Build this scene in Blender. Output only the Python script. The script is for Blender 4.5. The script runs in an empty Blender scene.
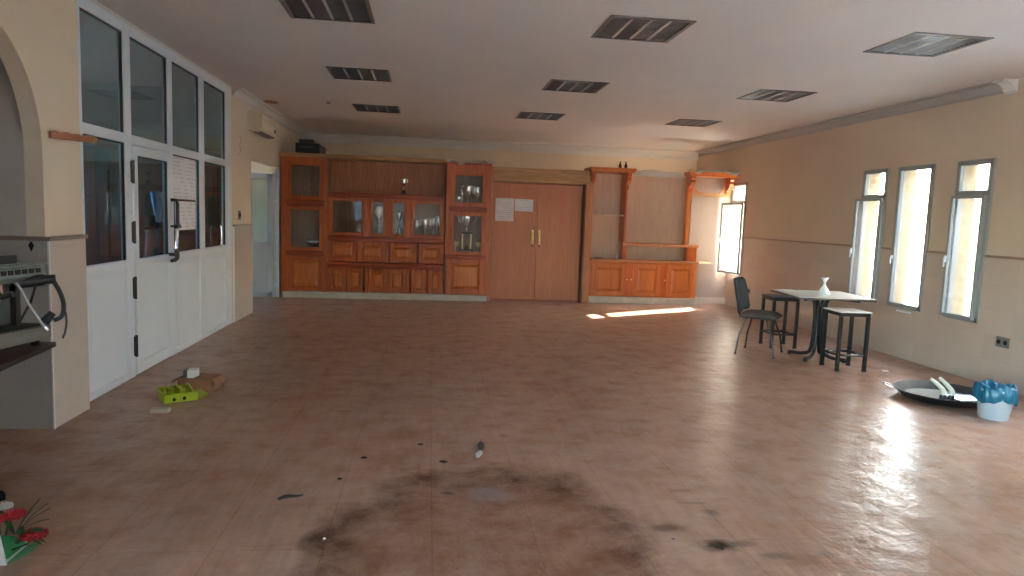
import bpy, bmesh, math, random
from mathutils import Vector, Matrix
random.seed(7)
PI = math.pi
sc = bpy.context.scene
COL = sc.collection

# ------------------------------------------------------------------ materials
def mat(name, col=(.5, .5, .5), rough=.5, metal=0., spec=.5):
    m = bpy.data.materials.new(name); m.use_nodes = True
    b = m.node_tree.nodes['Principled BSDF']
    b.inputs['Base Color'].default_value = (*col, 1)
    b.inputs['Roughness'].default_value = rough
    b.inputs['Metallic'].default_value = metal
    b.inputs['Specular IOR Level'].default_value = spec
    m['b'] = 1
    return m

class NT:
    def __init__(s, m):
        s.t = m.node_tree; s.b = s.t.nodes['Principled BSDF']
    def n(s, typ, **kw):
        nd = s.t.nodes.new(typ)
        for k, v in kw.items():
            if k in nd.inputs: nd.inputs[k].default_value = v
            else: setattr(nd, k, v)
        return nd
    def l(s, a, b): s.t.links.new(a, b)
    def coord(s, scale=(1, 1, 1), out='Object'):
        tc = s.n('ShaderNodeTexCoord'); mp = s.n('ShaderNodeMapping')
        mp.inputs['Scale'].default_value = scale
        s.l(tc.outputs[out], mp.inputs['Vector']); return mp.outputs[0]
    def noise(s, vec, scale=5, detail=4, rough=.5):
        nd = s.n('ShaderNodeTexNoise'); nd.inputs['Scale'].default_value = scale
        nd.inputs['Detail'].default_value = detail; nd.inputs['Roughness'].default_value = rough
        if vec is not None: s.l(vec, nd.inputs['Vector'])
        return nd.outputs[0]
    def ramp(s, fac, stops):
        r = s.n('ShaderNodeValToRGB'); e = r.color_ramp.elements
        for p_, _c in stops[1:-1]: e.new(p_)
        for k, (p, c) in enumerate(stops):
            e[k].position = p; e[k].color = (*c, 1) if len(c) == 3 else c
        s.l(fac, r.inputs[0]); return r.outputs[0]
    def math(s, op, a, b=None, c=None, clamp=False):
        nd = s.n('ShaderNodeMath'); nd.operation = op; nd.use_clamp = clamp
        for i, v in enumerate((a, b, c)):
            if v is None: continue
            if isinstance(v, (int, float)): nd.inputs[i].default_value = v
            else: s.l(v, nd.inputs[i])
        return nd.outputs[0]
    def mix(s, fac, a, b, mode='MIX'):
        nd = s.n('ShaderNodeMix'); nd.data_type = 'RGBA'; nd.blend_type = mode
        for i, v in ((0, fac), (6, a), (7, b)):
            if isinstance(v, (int, float)): nd.inputs[i].default_value = v
            elif isinstance(v, tuple): nd.inputs[i].default_value = (*v, 1)
            else: s.l(v, nd.inputs[i])
        return nd.outputs[2]
    def bump(s, h, strength=.2, dist=.01):
        nd = s.n('ShaderNodeBump'); nd.inputs['Strength'].default_value = strength
        nd.inputs['Distance'].default_value = dist
        s.l(h, nd.inputs['Height']); s.l(nd.outputs[0], s.b.inputs['Normal']); return nd

def noisy(name, c1, c2, scale=6, rough=.6, metal=0, bump=.0, stretch=(1, 1, 1), detail=5, spec=.5):
    m = mat(name, c1, rough, metal, spec); t = NT(m)
    f = t.noise(t.coord(stretch), scale, detail)
    t.l(t.ramp(f, [(.32, c1), (.68, c2)]), t.b.inputs['Base Color'])
    if bump: t.bump(f, bump, .01)
    return m

def wood(name, c1, c2, c3, rough=.35, axis='z', scale=9, grain=.72):
    st = {'z': (1, 1, .06), 'x': (.06, 1, 1), 'y': (1, .06, 1)}[axis]
    m = mat(name, c1, rough); t = NT(m)
    v = t.coord(st)
    f = t.noise(v, scale, 6, .6)
    g = t.noise(v, scale * 7, 3, .5)
    c = t.ramp(f, [(.3, c1), (.52, c2), (.72, c3)])
    k = t.ramp(g, [(.35, (grain, grain, grain)), (.6, (1, 1, 1))])
    t.l(t.mix(1, c, k, 'MULTIPLY'), t.b.inputs['Base Color'])
    t.bump(g, .06, .004)
    return m

M_pine = wood('varnished_pine', (.46, .088, .013), (.55, .118, .018), (.62, .150, .026), .33)
M_pinep = wood('pine_panel', (.60, .150, .024), (.68, .185, .032), (.74, .22, .044), .33)
M_pineh = wood('varnished_pine_rail', (.30, .042, .008), (.38, .060, .011), (.45, .085, .016), .33, 'x')
M_pinel = wood('honey_pine', (.50, .125, .022), (.58, .16, .030), (.64, .195, .042), .35, 'z', 9, .82)
M_door = wood('door_veneer', (.50, .160, .058), (.54, .178, .066), (.57, .195, .075), .38, 'z', 6, .88)
M_panel = wood('beige_veneer', (.64, .44, .32), (.68, .475, .345), (.71, .505, .375), .45, 'z', 6, .90)
M_panelc = wood('brown_veneer', (.48, .185, .075), (.54, .215, .09), (.58, .25, .11), .45)
M_beam = wood('oak_trim', (.46, .24, .10), (.54, .30, .13), (.60, .35, .17), .45, 'x')
M_plinth = noisy('cream_plinth', (.56, .49, .40), (.68, .60, .50), 8, .5)
M_alu = mat('white_aluminium', (.72, .78, .84), .35)
M_alup = mat('white_panel', (.70, .76, .83), .4)
M_wframe = mat('grey_window_frame', (.30, .30, .285), .4, .1)
M_black = mat('black_plastic', (.015, .015, .016), .4)
M_rubber = mat('black_rubber', (.02, .02, .02), .7)
M_blackm = mat('black_metal', (.016, .016, .017), .35, .3)
M_chrome = mat('chrome', (.75, .75, .75), .15, 1)
M_silver = mat('silver_cup', (.92, .91, .89), .24, 1)
M_gold = mat('gold_cup', (.90, .70, .36), .28, 1)
M_brass = mat('brass', (.95, .72, .32), .3, .85)
M_white = mat('white_plastic', (.8, .8, .78), .45)
M_dark = mat('dark_gap', (.012, .01, .01), .8)
M_marble = noisy('marble_base', (.02, .02, .022), (.12, .12, .12), 14, .25)
M_socket = mat('grey_socket', (.16, .15, .14), .5)

# plaster
def plaster(name, c1, c2):
    m = mat(name, c1, .75); t = NT(m); v = t.coord()
    f = t.noise(v, 1.3, 6, .6); g = t.noise(v, 60, 3)
    t.l(t.ramp(f, [(.3, c1), (.7, c2)]), t.b.inputs['Base Color'])
    t.bump(g, .12, .004); return m
M_wall = plaster('peach_plaster', (.70, .59, .455), (.75, .635, .495))
M_wallr = plaster('ochre_plaster', (.53, .405, .295), (.58, .45, .33))
M_ceil = plaster('ceiling_paint', (.70, .66, .645), (.74, .70, .68))
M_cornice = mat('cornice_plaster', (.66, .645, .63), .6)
M_corb = mat('cornice_plaster_grey', (.37, .34, .32), .6)  # greyer than the other cornices
M_bar = plaster('bar_plaster', (.46, .42, .38), (.52, .47, .43))  # greyer copy of the cream plaster, shade put into the colour
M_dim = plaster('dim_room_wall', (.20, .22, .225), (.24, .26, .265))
M_reveal = noisy('ochre_reveal', (.34, .17, .045), (.46, .33, .14), 14, .8)

def tiles(name, c1, c2, grout, su, sv, axis, rough=.13, tilt=.05):
    """glazed wall tiles; axis = the object axis the wall runs along"""
    m = mat(name, c1, rough); t = NT(m)
    tc = t.n('ShaderNodeTexCoord'); sp = t.n('ShaderNodeSeparateXYZ'); t.l(tc.outputs['Object'], sp.inputs[0])
    u = t.math('DIVIDE', sp.outputs[axis], su); w = t.math('DIVIDE', sp.outputs[2], sv)
    cx = t.n('ShaderNodeCombineXYZ'); t.l(t.math('FLOOR', u), cx.inputs[0]); t.l(t.math('FLOOR', w), cx.inputs[1])
    wn = t.n('ShaderNodeTexWhiteNoise'); t.l(cx.outputs[0], wn.inputs[0])
    fu = t.math('FRACT', u); fw = t.math('FRACT', w)
    du = t.math('MINIMUM', fu, t.math('SUBTRACT', 1, fu)); dw = t.math('MINIMUM', fw, t.math('SUBTRACT', 1, fw))
    gl = t.math('MAXIMUM', t.math('LESS_THAN', du, .0028 / su), t.math('LESS_THAN', dw, .0028 / sv))
    f = t.noise(t.coord(), 3, 5)
    c = t.mix(wn.outputs[0], c1, c2)
    c = t.mix(t.math('MULTIPLY', gl, .22), c, grout)
    t.l(c, t.b.inputs['Base Color'])
    # slightly pillowed tile faces, each set with its own small tilt
    hp = t.math('MULTIPLY', t.math('MULTIPLY', fu, t.math('SUBTRACT', 1, fu)), t.math('MULTIPLY', fw, t.math('SUBTRACT', 1, fw)))
    h = t.math('ADD', t.math('MULTIPLY', hp, 2.2), t.math('MULTIPLY', t.math('MULTIPLY', fw, t.math('SUBTRACT', wn.outputs[0], .5)), tilt * 6))
    h = t.math('ADD', h, t.math('MULTIPLY', f, .35))
    t.bump(h, .35, .006)
    return m
M_tiler = tiles('pink_wall_tile', (.52, .405, .325), (.56, .44, .355), (.42, .31, .24), .33, .25, 1)
M_tilel = tiles('cream_wall_tile', (.60, .53, .47), (.62, .55, .49), (.5, .44, .38), .31, .2, 1, .2)
M_tilef = tiles('shaded_wall_tile', (.42, .395, .37), (.44, .41, .385), (.36, .34, .31), .31, .2, 0, .25)  # darker copy of the pillar's cream tiles, shade put into the colour
M_dado = mat('taupe_dado_trim', (.24, .185, .15), .35)
M_dador = mat('brown_dado_trim', (.28, .17, .11), .3)

# floor : worn wood-look vinyl tiles with a dirty patch
def make_floor():
    m = mat('worn_vinyl_floor', (.3, .16, .1), .35, 0, .42); t = NT(m)
    tc = t.n('ShaderNodeTexCoord'); P = tc.outputs['Object']
    sp = t.n('ShaderNodeSeparateXYZ'); t.l(P, sp.inputs[0]); X, Y = sp.outputs[0], sp.outputs[1]
    S = .48
    u = t.math('DIVIDE', t.math('ADD', X, .43), S); w = t.math('DIVIDE', t.math('ADD', Y, -3.02), S)
    cx = t.n('ShaderNodeCombineXYZ'); t.l(t.math('FLOOR', u), cx.inputs[0]); t.l(t.math('FLOOR', w), cx.inputs[1])
    wn = t.n('ShaderNodeTexWhiteNoise'); t.l(cx.outputs[0], wn.inputs[0])
    fu = t.math('FRACT', u); fw = t.math('FRACT', w)
    du = t.math('MINIMUM', fu, t.math('SUBTRACT', 1, fu)); dw = t.math('MINIMUM', fw, t.math('SUBTRACT', 1, fw))
    gl = t.math('MAXIMUM', t.math('LESS_THAN', du, .0065), t.math('LESS_THAN', dw, .0055))
    mp = t.n('ShaderNodeMapping'); mp.inputs['Scale'].default_value = (1, .09, 1); t.l(P, mp.inputs[0])
    g1 = t.noise(mp.outputs[0], 22, 5, .6)
    c = t.ramp(g1, [(.3, (.225, .090, .045)), (.52, (.325, .145, .076)), (.72, (.41, .195, .11))])
    c = t.mix(t.math('MULTIPLY', wn.outputs[0], .22), c, (.25, .10, .055))
    # walked-off, dusty greyer areas
    d1 = t.noise(P, .55, 5, .6)
    dust = t.ramp(d1, [(.36, (.15, .15, .15)), (.64, (1, 1, 1))])
    c = t.mix(t.math('MULTIPLY', dust, .42), c, (.46, .30, .235))
    # broad clouds of pale dust all over
    d3 = t.noise(P, 1.3, 4, .55)
    c = t.mix(t.ramp(d3, [(.30, (.16, .16, .16)), (.70, (.46, .46, .46))]), c, (.50, .365, .285))
    # mottled scuffs
    d2 = t.noise(P, 4.5, 6, .7)
    c = t.mix(t.ramp(d2, [(.50, (0, 0, 0)), (.72, (.30, .30, .30))]), c, (.15, .062, .032))
    # big dirty patch in the foreground with a darker rim
    dx = t.math('DIVIDE', t.math('SUBTRACT', X, .28), .86); dy = t.math('DIVIDE', t.math('SUBTRACT', Y, 2.95), 1.14)
    rr = t.math('SQRT', t.math('ADD', t.math('MULTIPLY', dx, dx), t.math('MULTIPLY', dy, dy)))
    rr = t.math('ADD', rr, t.math('MULTIPLY', t.math('SUBTRACT', t.noise(P, 1.9, 5, .6), .5), .75))
    patch = t.ramp(rr, [(.0, (.74, .74, .74)), (.55, (.78, .78, .78)), (.82, (1, 1, 1)), (.95, (.35, .35, .35)), (1., (0, 0, 0))])
    streak = t.noise(P, 3.2, 6, .7)
    patch = t.math('MULTIPLY', patch, t.ramp(streak, [(.34, (.30, .30, .30)), (.60, (1, 1, 1))]))
    rim = t.ramp(rr, [(.50, (.17, .060, .022)), (.86, (.088, .036, .019))])
    c = t.mix(t.math('MULTIPLY', patch, .95), c, rim)
    # a pale rubbed spot inside the patch, and an oily smear to its right
    def spot(c, x, y, rx, ry, col, amt, soft=.5, ns=6):
        ax = t.math('DIVIDE', t.math('SUBTRACT', X, x), rx); ay = t.math('DIVIDE', t.math('SUBTRACT', Y, y), ry)
        r = t.math('SQRT', t.math('ADD', t.math('MULTIPLY', ax, ax), t.math('MULTIPLY', ay, ay)))
        r = t.math('ADD', r, t.math('MULTIPLY', t.math('SUBTRACT', t.noise(P, ns, 4), .5), .9))
        f = t.ramp(r, [(soft, (1, 1, 1)), (1., (0, 0, 0))])
        return t.mix(t.math('MULTIPLY', f, amt), c, col)
    c = spot(c, .36, 3.60, .17, .15, (.34, .27, .25), .6, .3)
    c = spot(c, 1.38, 2.97, .13, .08, (.045, .02, .012), .9, .3, 14)
    c = spot(c, 1.20, 3.16, .14, .06, (.08, .04, .025), .6, .3, 14)
    c = spot(c, .14, 3.62, .05, .035, (.04, .02, .014), .9, .3, 20)
    c = spot(c, -.48, 3.12, .07, .10, (.07, .035, .02), .7, .3, 14)
    for x_, y_, a_, b_, k_ in ((1.46, 3.45, .10, .03, .5), (1.50, 3.32, .05, .06, .55), (1.62, 2.86, .10, .05, .6), (1.85, 2.86, .05, .05, .5), (1.52, 2.98, .07, .05, .6), (1.45, 3.62, .08, .03, .4), (-1.0, 4.4, .09, .05, .35), (.55, 4.6, .03, .05, .5), (2.4, 4.1, .12, .04, .35)):
        c = spot(c, x_, y_, a_, b_, (.07, .04, .027), k_, .25, 16)
    # small dark specks of dirt
    vo = t.n('ShaderNodeTexVoronoi'); vo.inputs['Scale'].default_value = 5.5; t.l(P, vo.inputs['Vector'])
    msk = t.ramp(t.noise(P, 1.1, 3), [(.45, (0, 0, 0)), (.58, (1, 1, 1))])
    sz = t.math('MULTIPLY', msk, .055)
    c = t.mix(t.math('MULTIPLY', t.math('LESS_THAN', vo.outputs['Distance'], sz), .85), c, (.03, .016, .01))
    c = t.mix(t.math('MULTIPLY', gl, .36), c, (.09, .04, .022))
    t.l(c, t.b.inputs['Base Color'])
    t.b.inputs['Roughness'].default_value = .29
    sl = t.ramp(t.noise(P, 4.2, 5, .68), [(.40, (.03, .03, .03)), (.64, (.40, .40, .40))])
    t.l(t.math('MULTIPLY', sl, t.math('SUBTRACT', 1, t.math('MULTIPLY', patch, .8))), t.b.inputs['Specular IOR Level'])
    h = t.math('ADD', t.math('MULTIPLY', t.noise(P, 2.0, 2), 1.2), t.math('MULTIPLY', t.noise(P, 40, 3), .20))
    h = t.math('ADD', h, t.math('MULTIPLY', t.noise(P, 7.5, 3, .6), 1.1))
    h = t.math('SUBTRACT', h, t.math('MULTIPLY', gl, .10))
    t.bump(h, .55, .014)
    return m
M_floor = make_floor()

def glass(name, tint=(1, 1, 1), clear=.85, haze=.0, rough=.02, refl=1.):
    m = bpy.data.materials.new(name); m.use_nodes = True; t = m.node_tree; t.nodes.clear()
    o = t.nodes.new('ShaderNodeOutputMaterial')
    tr = t.nodes.new('ShaderNodeBsdfTransparent'); tr.inputs[0].default_value = (*[x * clear for x in tint], 1)
    gl = t.nodes.new('ShaderNodeBsdfGlossy'); gl.inputs['Roughness'].default_value = rough
    # Schlick reflectance, the same on both faces of the thin pane
    lw = t.nodes.new('ShaderNodeLayerWeight'); lw.inputs[0].default_value = .5
    pw = t.nodes.new('ShaderNodeMath'); pw.operation = 'POWER'; pw.inputs[1].default_value = 5
    t.links.new(lw.outputs['Facing'], pw.inputs[0])
    mx0 = t.nodes.new('ShaderNodeMath'); mx0.operation = 'MULTIPLY_ADD'
    mx0.inputs[1].default_value = .96; mx0.inputs[2].default_value = .04 * refl; mx0.use_clamp = True
    t.links.new(pw.outputs[0], mx0.inputs[0])
    mx = t.nodes.new('ShaderNodeMixShader')
    t.links.new(mx0.outputs[0], mx.inputs[0]); t.links.new(tr.outputs[0], mx.inputs[1]); t.links.new(gl.outputs[0], mx.inputs[2])
    last = mx
    if haze:
        tl = t.nodes.new('ShaderNodeBsdfTranslucent'); tl.inputs[0].default_value = (.9, .92, .9, 1)
        mh = t.nodes.new('ShaderNodeMixShader'); mh.inputs[0].default_value = haze
        t.links.new(mx.outputs[0], mh.inputs[1]); t.links.new(tl.outputs[0], mh.inputs[2]); last = mh
    t.links.new(last.outputs[0], o.inputs[0])
    return m
M_glass = glass('dimmed_window_glass', (.96, 1, .99), .62, .04)  # tint lowered to tone down window brightness and its floor reflection
M_glassx = glass('clear_window_glass', (.96, 1, .99), .84, .04)
M_glassd = glass('partition_glass', (.85, .92, .93), .78, 0, .02, 1.6)
M_glassc = glass('cabinet_glass', (1, 1, 1), .95)

# ------------------------------------------------------------------ mesh builder
OFF = {}
class MB:
    def __init__(s): s.bm = bmesh.new()
    def box(s, x0, x1, y0, y1, z0, z1, rot=None, c=None):
        vs = [s.bm.verts.new((x, y, z)) for x in (x0, x1) for y in (y0, y1) for z in (z0, z1)]
        for f in ((0, 1, 3, 2), (4, 6, 7, 5), (0, 4, 5, 1), (2, 3, 7, 6), (0, 2, 6, 4), (1, 5, 7, 3)):
            s.bm.faces.new([vs[i] for i in f])
        if rot is not None: bmesh.ops.rotate(s.bm, verts=vs, cent=Vector(c), matrix=rot)
        return vs
    def cyl(s, p0, p1, r0, r1=None, n=16, cap=True):
        r1 = r0 if r1 is None else r1
        p0, p1 = Vector(p0), Vector(p1); d = (p1 - p0).normalized()
        a = d.orthogonal().normalized(); b = d.cross(a)
        A = [s.bm.verts.new(p0 + (a * math.cos(2 * PI * k / n) + b * math.sin(2 * PI * k / n)) * r0) for k in range(n)]
        B = [s.bm.verts.new(p1 + (a * math.cos(2 * PI * k / n) + b * math.sin(2 * PI * k / n)) * r1) for k in range(n)]
        for k in range(n): s.bm.faces.new((A[k], A[(k + 1) % n], B[(k + 1) % n], B[k]))
        if cap: s.bm.faces.new(A[::-1]); s.bm.faces.new(B)
        return A + B
    def tube(s, pts, r, n=10, sub=0):
        pts = [Vector(p) for p in pts]
        for _ in range(sub):           # corner cutting
            q = [pts[0]]
            for a, b in zip(pts, pts[1:]): q += [a.lerp(b, .25), a.lerp(b, .75)]
            pts = q + [pts[-1]]
        rr = r if isinstance(r, (list, tuple)) else None
        prev = None; rings = []
        for k, p in enumerate(pts):
            d = (pts[min(k + 1, len(pts) - 1)] - pts[max(k - 1, 0)]).normalized()
            if prev is None: a = d.orthogonal().normalized()
            else: a = (prev - d * prev.dot(d)).normalized()
            prev = a; b = d.cross(a)
            if rr: 
                f = k / (len(pts) - 1) * (len(rr) - 1); i = min(int(f), len(rr) - 2); R = rr[i] + (rr[i + 1] - rr[i]) * (f - i)
            else: R = r
            rings.append([s.bm.verts.new(p + (a * math.cos(2 * PI * j / n) + b * math.sin(2 * PI * j / n)) * R) for j in range(n)])
        for A, B in zip(rings, rings[1:]):
            for j in range(n): s.bm.faces.new((A[j], A[(j + 1) % n], B[(j + 1) % n], B[j]))
        s.bm.faces.new(rings[0][::-1]); s.bm.faces.new(rings[-1])
    def lathe(s, prof, c=(0, 0, 0), n=24, cap=True):
        rings = []
        for r, z in prof:
            rings.append([s.bm.verts.new((c[0] + r * math.cos(2 * PI * j / n), c[1] + r * math.sin(2 * PI * j / n), c[2] + z)) for j in range(n)])
        for A, B in zip(rings, rings[1:]):
            for j in range(n): s.bm.faces.new((A[j], A[(j + 1) % n], B[(j + 1) % n], B[j]))
        if cap: s.bm.faces.new(rings[0][::-1]); s.bm.faces.new(rings[-1])
    def prism(s, poly, ax, a0, a1):
        """poly: 2-D outline; ax: extrusion axis; outline in the remaining axes in order"""
        def P(u, v, w):
            return {'x': (w, u, v), 'y': (u, w, v), 'z': (u, v, w)}[ax]
        A = [s.bm.verts.new(P(u, v, a0)) for u, v in poly]; B = [s.bm.verts.new(P(u, v, a1)) for u, v in poly]
        n = len(poly)
        for k in range(n): s.bm.faces.new((A[k], A[(k + 1) % n], B[(k + 1) % n], B[k]))
        s.bm.faces.new(A[::-1]); s.bm.faces.new(B)
        return A + B
    def grid(s, f, nu, nv):
        V = [[s.bm.verts.new(f(i / nu, j / nv)) for j in range(nv + 1)] for i in range(nu + 1)]
        for i in range(nu):
            for j in range(nv): s.bm.faces.new((V[i][j], V[i + 1][j], V[i + 1][j + 1], V[i][j + 1]))
    def slab(s, axis, a0, a1, u0, u1, v0, v1, holes):
        """a wall/ceiling slab with rectangular holes; axis normal, u and v the other axes in order"""
        holes = [(max(h[0], u0), min(h[1], u1), max(h[2], v0), min(h[3], v1)) for h in holes]
        holes = [h for h in holes if h[1] > h[0] and h[3] > h[2]]
        us = sorted({u0, u1, *[h[0] for h in holes], *[h[1] for h in holes]}); vs = sorted({v0, v1, *[h[2] for h in holes], *[h[3] for h in holes]})
        def solid(i, j):
            if not (0 <= i < len(us) - 1 and 0 <= j < len(vs) - 1): return False
            cu, cv = (us[i] + us[i + 1]) / 2, (vs[j] + vs[j + 1]) / 2
            return not any(h[0] < cu < h[1] and h[2] < cv < h[3] for h in holes)
        cache = {}
        def V(a, u, v):
            k = (a, u, v)
            if k not in cache: cache[k] = s.bm.verts.new({'x': (a, u, v), 'y': (u, a, v), 'z': (u, v, a)}[axis])
            return cache[k]
        for i in range(len(us) - 1):
            for j in range(len(vs) - 1):
                if not solid(i, j): continue
                A, B, C_, D = us[i], us[i + 1], vs[j], vs[j + 1]
                for a in (a0, a1): s.bm.faces.new((V(a, A, C_), V(a, B, C_), V(a, B, D), V(a, A, D)))
                for (di, dj, p, q) in ((-1, 0, (A, C_), (A, D)), (1, 0, (B, C_), (B, D)), (0, -1, (A, C_), (B, C_)), (0, 1, (A, D), (B, D))):
                    if not solid(i + di, j + dj):
                        s.bm.faces.new((V(a0, *p), V(a0, *q), V(a1, *q), V(a1, *p)))
    def build(s, name, m, parent=None, loc=None, bevel=0., smooth=False, local=False, ang=35, rotz=0.):
        """loc: origin of a top-level mesh (vertices given in world space are made relative to it)"""
        bmesh.ops.recalc_face_normals(s.bm, faces=s.bm.faces)
        me = bpy.data.meshes.new(name)
        off = Vector((0, 0, 0))
        if parent is not None: off = OFF[parent.name]
        elif loc is not None: off = Vector(loc)
        if not local and off.length: bmesh.ops.translate(s.bm, verts=s.bm.verts, vec=-off)
        s.bm.to_mesh(me); s.bm.free()
        me.materials.append(m)
        if smooth:
            for p in me.polygons: p.use_smooth = True
            me.set_sharp_from_angle(angle=math.radians(ang))
        o = bpy.data.objects.new(name, me); COL.objects.link(o)
        if parent is not None: o.parent = parent
        elif loc is not None: o.location = loc; o.rotation_euler = (0, 0, rotz)
        OFF[o.name] = off
        if bevel:
            bv = o.modifiers.new('bevel', 'BEVEL'); bv.width = bevel; bv.segments = 2; bv.limit_method = 'ANGLE'
            bv.angle_limit = math.radians(40)
        return o

def tag(o, label=None, cat=None, group=None, kind=None):
    for k, v in (('label', label), ('category', cat), ('group', group), ('kind', kind)):
        if v: o[k] = v
    return o
def thing(name, loc, label, cat, group=None, kind=None, rotz=0.):
    o = bpy.data.objects.new(name, None); COL.objects.link(o)
    o.location = loc; o.rotation_euler = (0, 0, rotz); o.empty_display_size = .1
    OFF[o.name] = Vector(loc) if not rotz else Vector((0, 0, 0))
    return tag(o, label, cat, group, kind)
def struct(o, label, cat): return tag(o, label, cat, None, 'structure')
def bx(name, m, parent, *b, bevel=0., **k):
    q = MB(); q.box(*b); return q.build(name, m, parent, bevel=bevel, **k)
def copy_tree(o, parent=None):
    c = o.copy(); COL.objects.link(c); c.parent = parent
    for ch in [x for x in bpy.data.objects if x.parent == o]: copy_tree(ch, c)
    return c

# ------------------------------------------------------------------ camera
cam = bpy.data.cameras.new('camera'); co = bpy.data.objects.new('camera', cam); COL.objects.link(co)
yaw, pit, rol = math.radians(7.007), math.radians(-5.897), math.radians(2.083)
f = Vector((math.sin(yaw) * math.cos(pit), math.cos(yaw) * math.cos(pit), math.sin(pit)))
r = Vector((math.cos(yaw), -math.sin(yaw), 0)); u = r.cross(f)
r2 = r * math.cos(rol) + u * math.sin(rol); u2 = -r * math.sin(rol) + u * math.cos(rol)
mw = Matrix.Identity(4)
for i in range(3): mw[i][0], mw[i][1], mw[i][2] = r2[i], u2[i], -f[i]
mw.translation = (0, 0, 1.5)
co.matrix_world = mw
cam.sensor_width = 36; cam.lens = 693.3 * 36 / 1024; cam.clip_start = .05; cam.clip_end = 300
sc.camera = co

CZ = 2.98          # ceiling
LX, RX = -2.49, 5.58
# ------------------------------------------------------------------ shell
q = MB(); q.box(-6.6, RX + .3, -4.1, 14.4, -.15, 0)
struct(q.build('floor', M_floor), 'worn brown wood-look tile floor with dirty patch', 'floor')
LIGHTS = [(-.78, 5.44), (-.78, 7.90), (-.78, 10.41), (1.60, 5.41), (1.59, 7.86), (1.58, 10.27), (3.90, 5.28), (3.89, 7.69), (3.86, 10.12)]
HS = .31
q = MB(); q.slab('z', CZ, CZ + .2, -6.6, RX + .3, -4.1, 14.4, [(x - HS, x + HS, y - HS, y + HS) for x, y in LIGHTS] + [(-6.6, -2.56, -4.1, .5)])
struct(q.build('ceiling', M_ceil), 'off-white plaster ceiling with square recessed lights', 'ceiling')

WINS = [('far', 11.82, 12.38), ('a', 7.99, 8.45), ('b', 7.205, 7.775), ('c', 6.375, 6.835)]
ADDED_WINS = [(4.70, 5.30), (3.90, 4.5), (3.10, 3.70), (2.3, 2.9), (.6, 1.2), (-.2, .4), (-1.0, -.4), (-1.8, -1.2), (13.0, 13.27)]  # unseen windows added to bring more daylight in
WZ0, WZ1, WT = .60, 2.24, 1.905
holes = [(a, b, WZ0, WZ1) for _, a, b in WINS] + [(a, b, WZ0, WZ1) for a, b in ADDED_WINS]
q = MB(); q.slab('x', RX, RX + .20, -4.1, 14.4, 0, CZ, holes)
struct(q.build('wall_right', M_wallr), 'ochre plastered wall on the right with narrow windows', 'wall')
dh = [(a, b, WZ0, WZ1) for _, a, b in WINS] + [(a, b, WZ0, WZ1) for a, b in ADDED_WINS]
q = MB(); q.slab('x', RX - .012, RX, -4.0, 12.55, 0, 1.262, dh)
struct(q.build('trim_1', M_tiler), 'pinkish glazed wall tiles below the right windows', 'wall tile')
q = MB(); q.slab('x', RX - .02, RX, -4.0, 12.55, 1.262, 1.288, dh)
struct(q.build('trim_2', M_dador), 'thin brown border strip topping the right wall tiles', 'wall trim')
q = MB(); q.slab('y', -4.1, -3.98, -2.56, RX + .3, 0, CZ, [(3.6, 5.2, 0.1, 2.3)])
struct(q.build('wall_rear', M_wall), 'cream wall behind the viewer', 'wall')
bx('wall_back', M_wall, None, -6.6, RX + .3, 14.25, 14.4, 0, CZ)
struct(bpy.data.objects['wall_back'], 'cream wall seen above the wooden cabinet wall', 'wall')
# partition carrying the wood panelling
q = MB(); q.box(LX, RX, 12.62, 12.70, 0, 2.34)
struct(q.build('wall_partition', M_panel), 'beige wood panelled wall behind the open shelves', 'wall')
# plain plaster strip beside the low cupboard
q = MB(); q.box(4.80, RX, 12.40, 12.62, 0, 2.34)
struct(q.build('wall_niche', plaster('niche_plaster', (.40, .32, .27), (.45, .365, .31))), 'plastered niche wall between cupboard and far window', 'wall')
bx('baseboard_back', M_plinth, None, 4.86, RX, 12.38, 12.40, 0, .12, bevel=.004)
struct(bpy.data.objects['baseboard_back'], 'pale skirting below the niche beside the cupboard', 'skirting')

# left side walls
q = MB()
# arch wall: pillar, wall above, quarter-round arch corners
ya, zb, R = 4.80, 1.80, .785
poly = [(5.29, 0), (5.29, CZ), (.6, CZ), (.6, 0), (1.6, 0), (1.6, zb)]
for k in range(0, 13): 
    t_ = PI - PI / 2 * k / 12; poly.append((1.6 + R + R * math.cos(t_), zb + R * math.sin(t_)))
for k in range(0, 17):
    t_ = PI / 2 - PI / 2 * k / 16; poly.append((ya - R + R * math.cos(t_), zb + R * math.sin(t_)))
poly.append((ya, 0))
q.prism(poly, 'x', -2.56, -2.45)
struct(q.build('wall_left', M_wall), 'cream wall with arched opening at the left edge', 'wall')
q = MB(); q.box(-6.6, -2.5601, 4.80, 5.30, 0, CZ)
struct(q.build('wall_bar', M_bar), 'plain plastered wall seen through the arch', 'wall')
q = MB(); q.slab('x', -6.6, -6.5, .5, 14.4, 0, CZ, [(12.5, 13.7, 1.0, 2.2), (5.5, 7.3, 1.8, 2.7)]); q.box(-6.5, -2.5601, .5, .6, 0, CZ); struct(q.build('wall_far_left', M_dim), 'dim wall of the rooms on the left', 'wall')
q = MB(); q.slab('x', -2.55, -2.45, -3.98, .6, 0, CZ, [(-3.7, .3, .15, 2.6)])
struct(q.build('wall_left_near', M_wall), 'cream wall beside the viewer on the left', 'wall')
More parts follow.
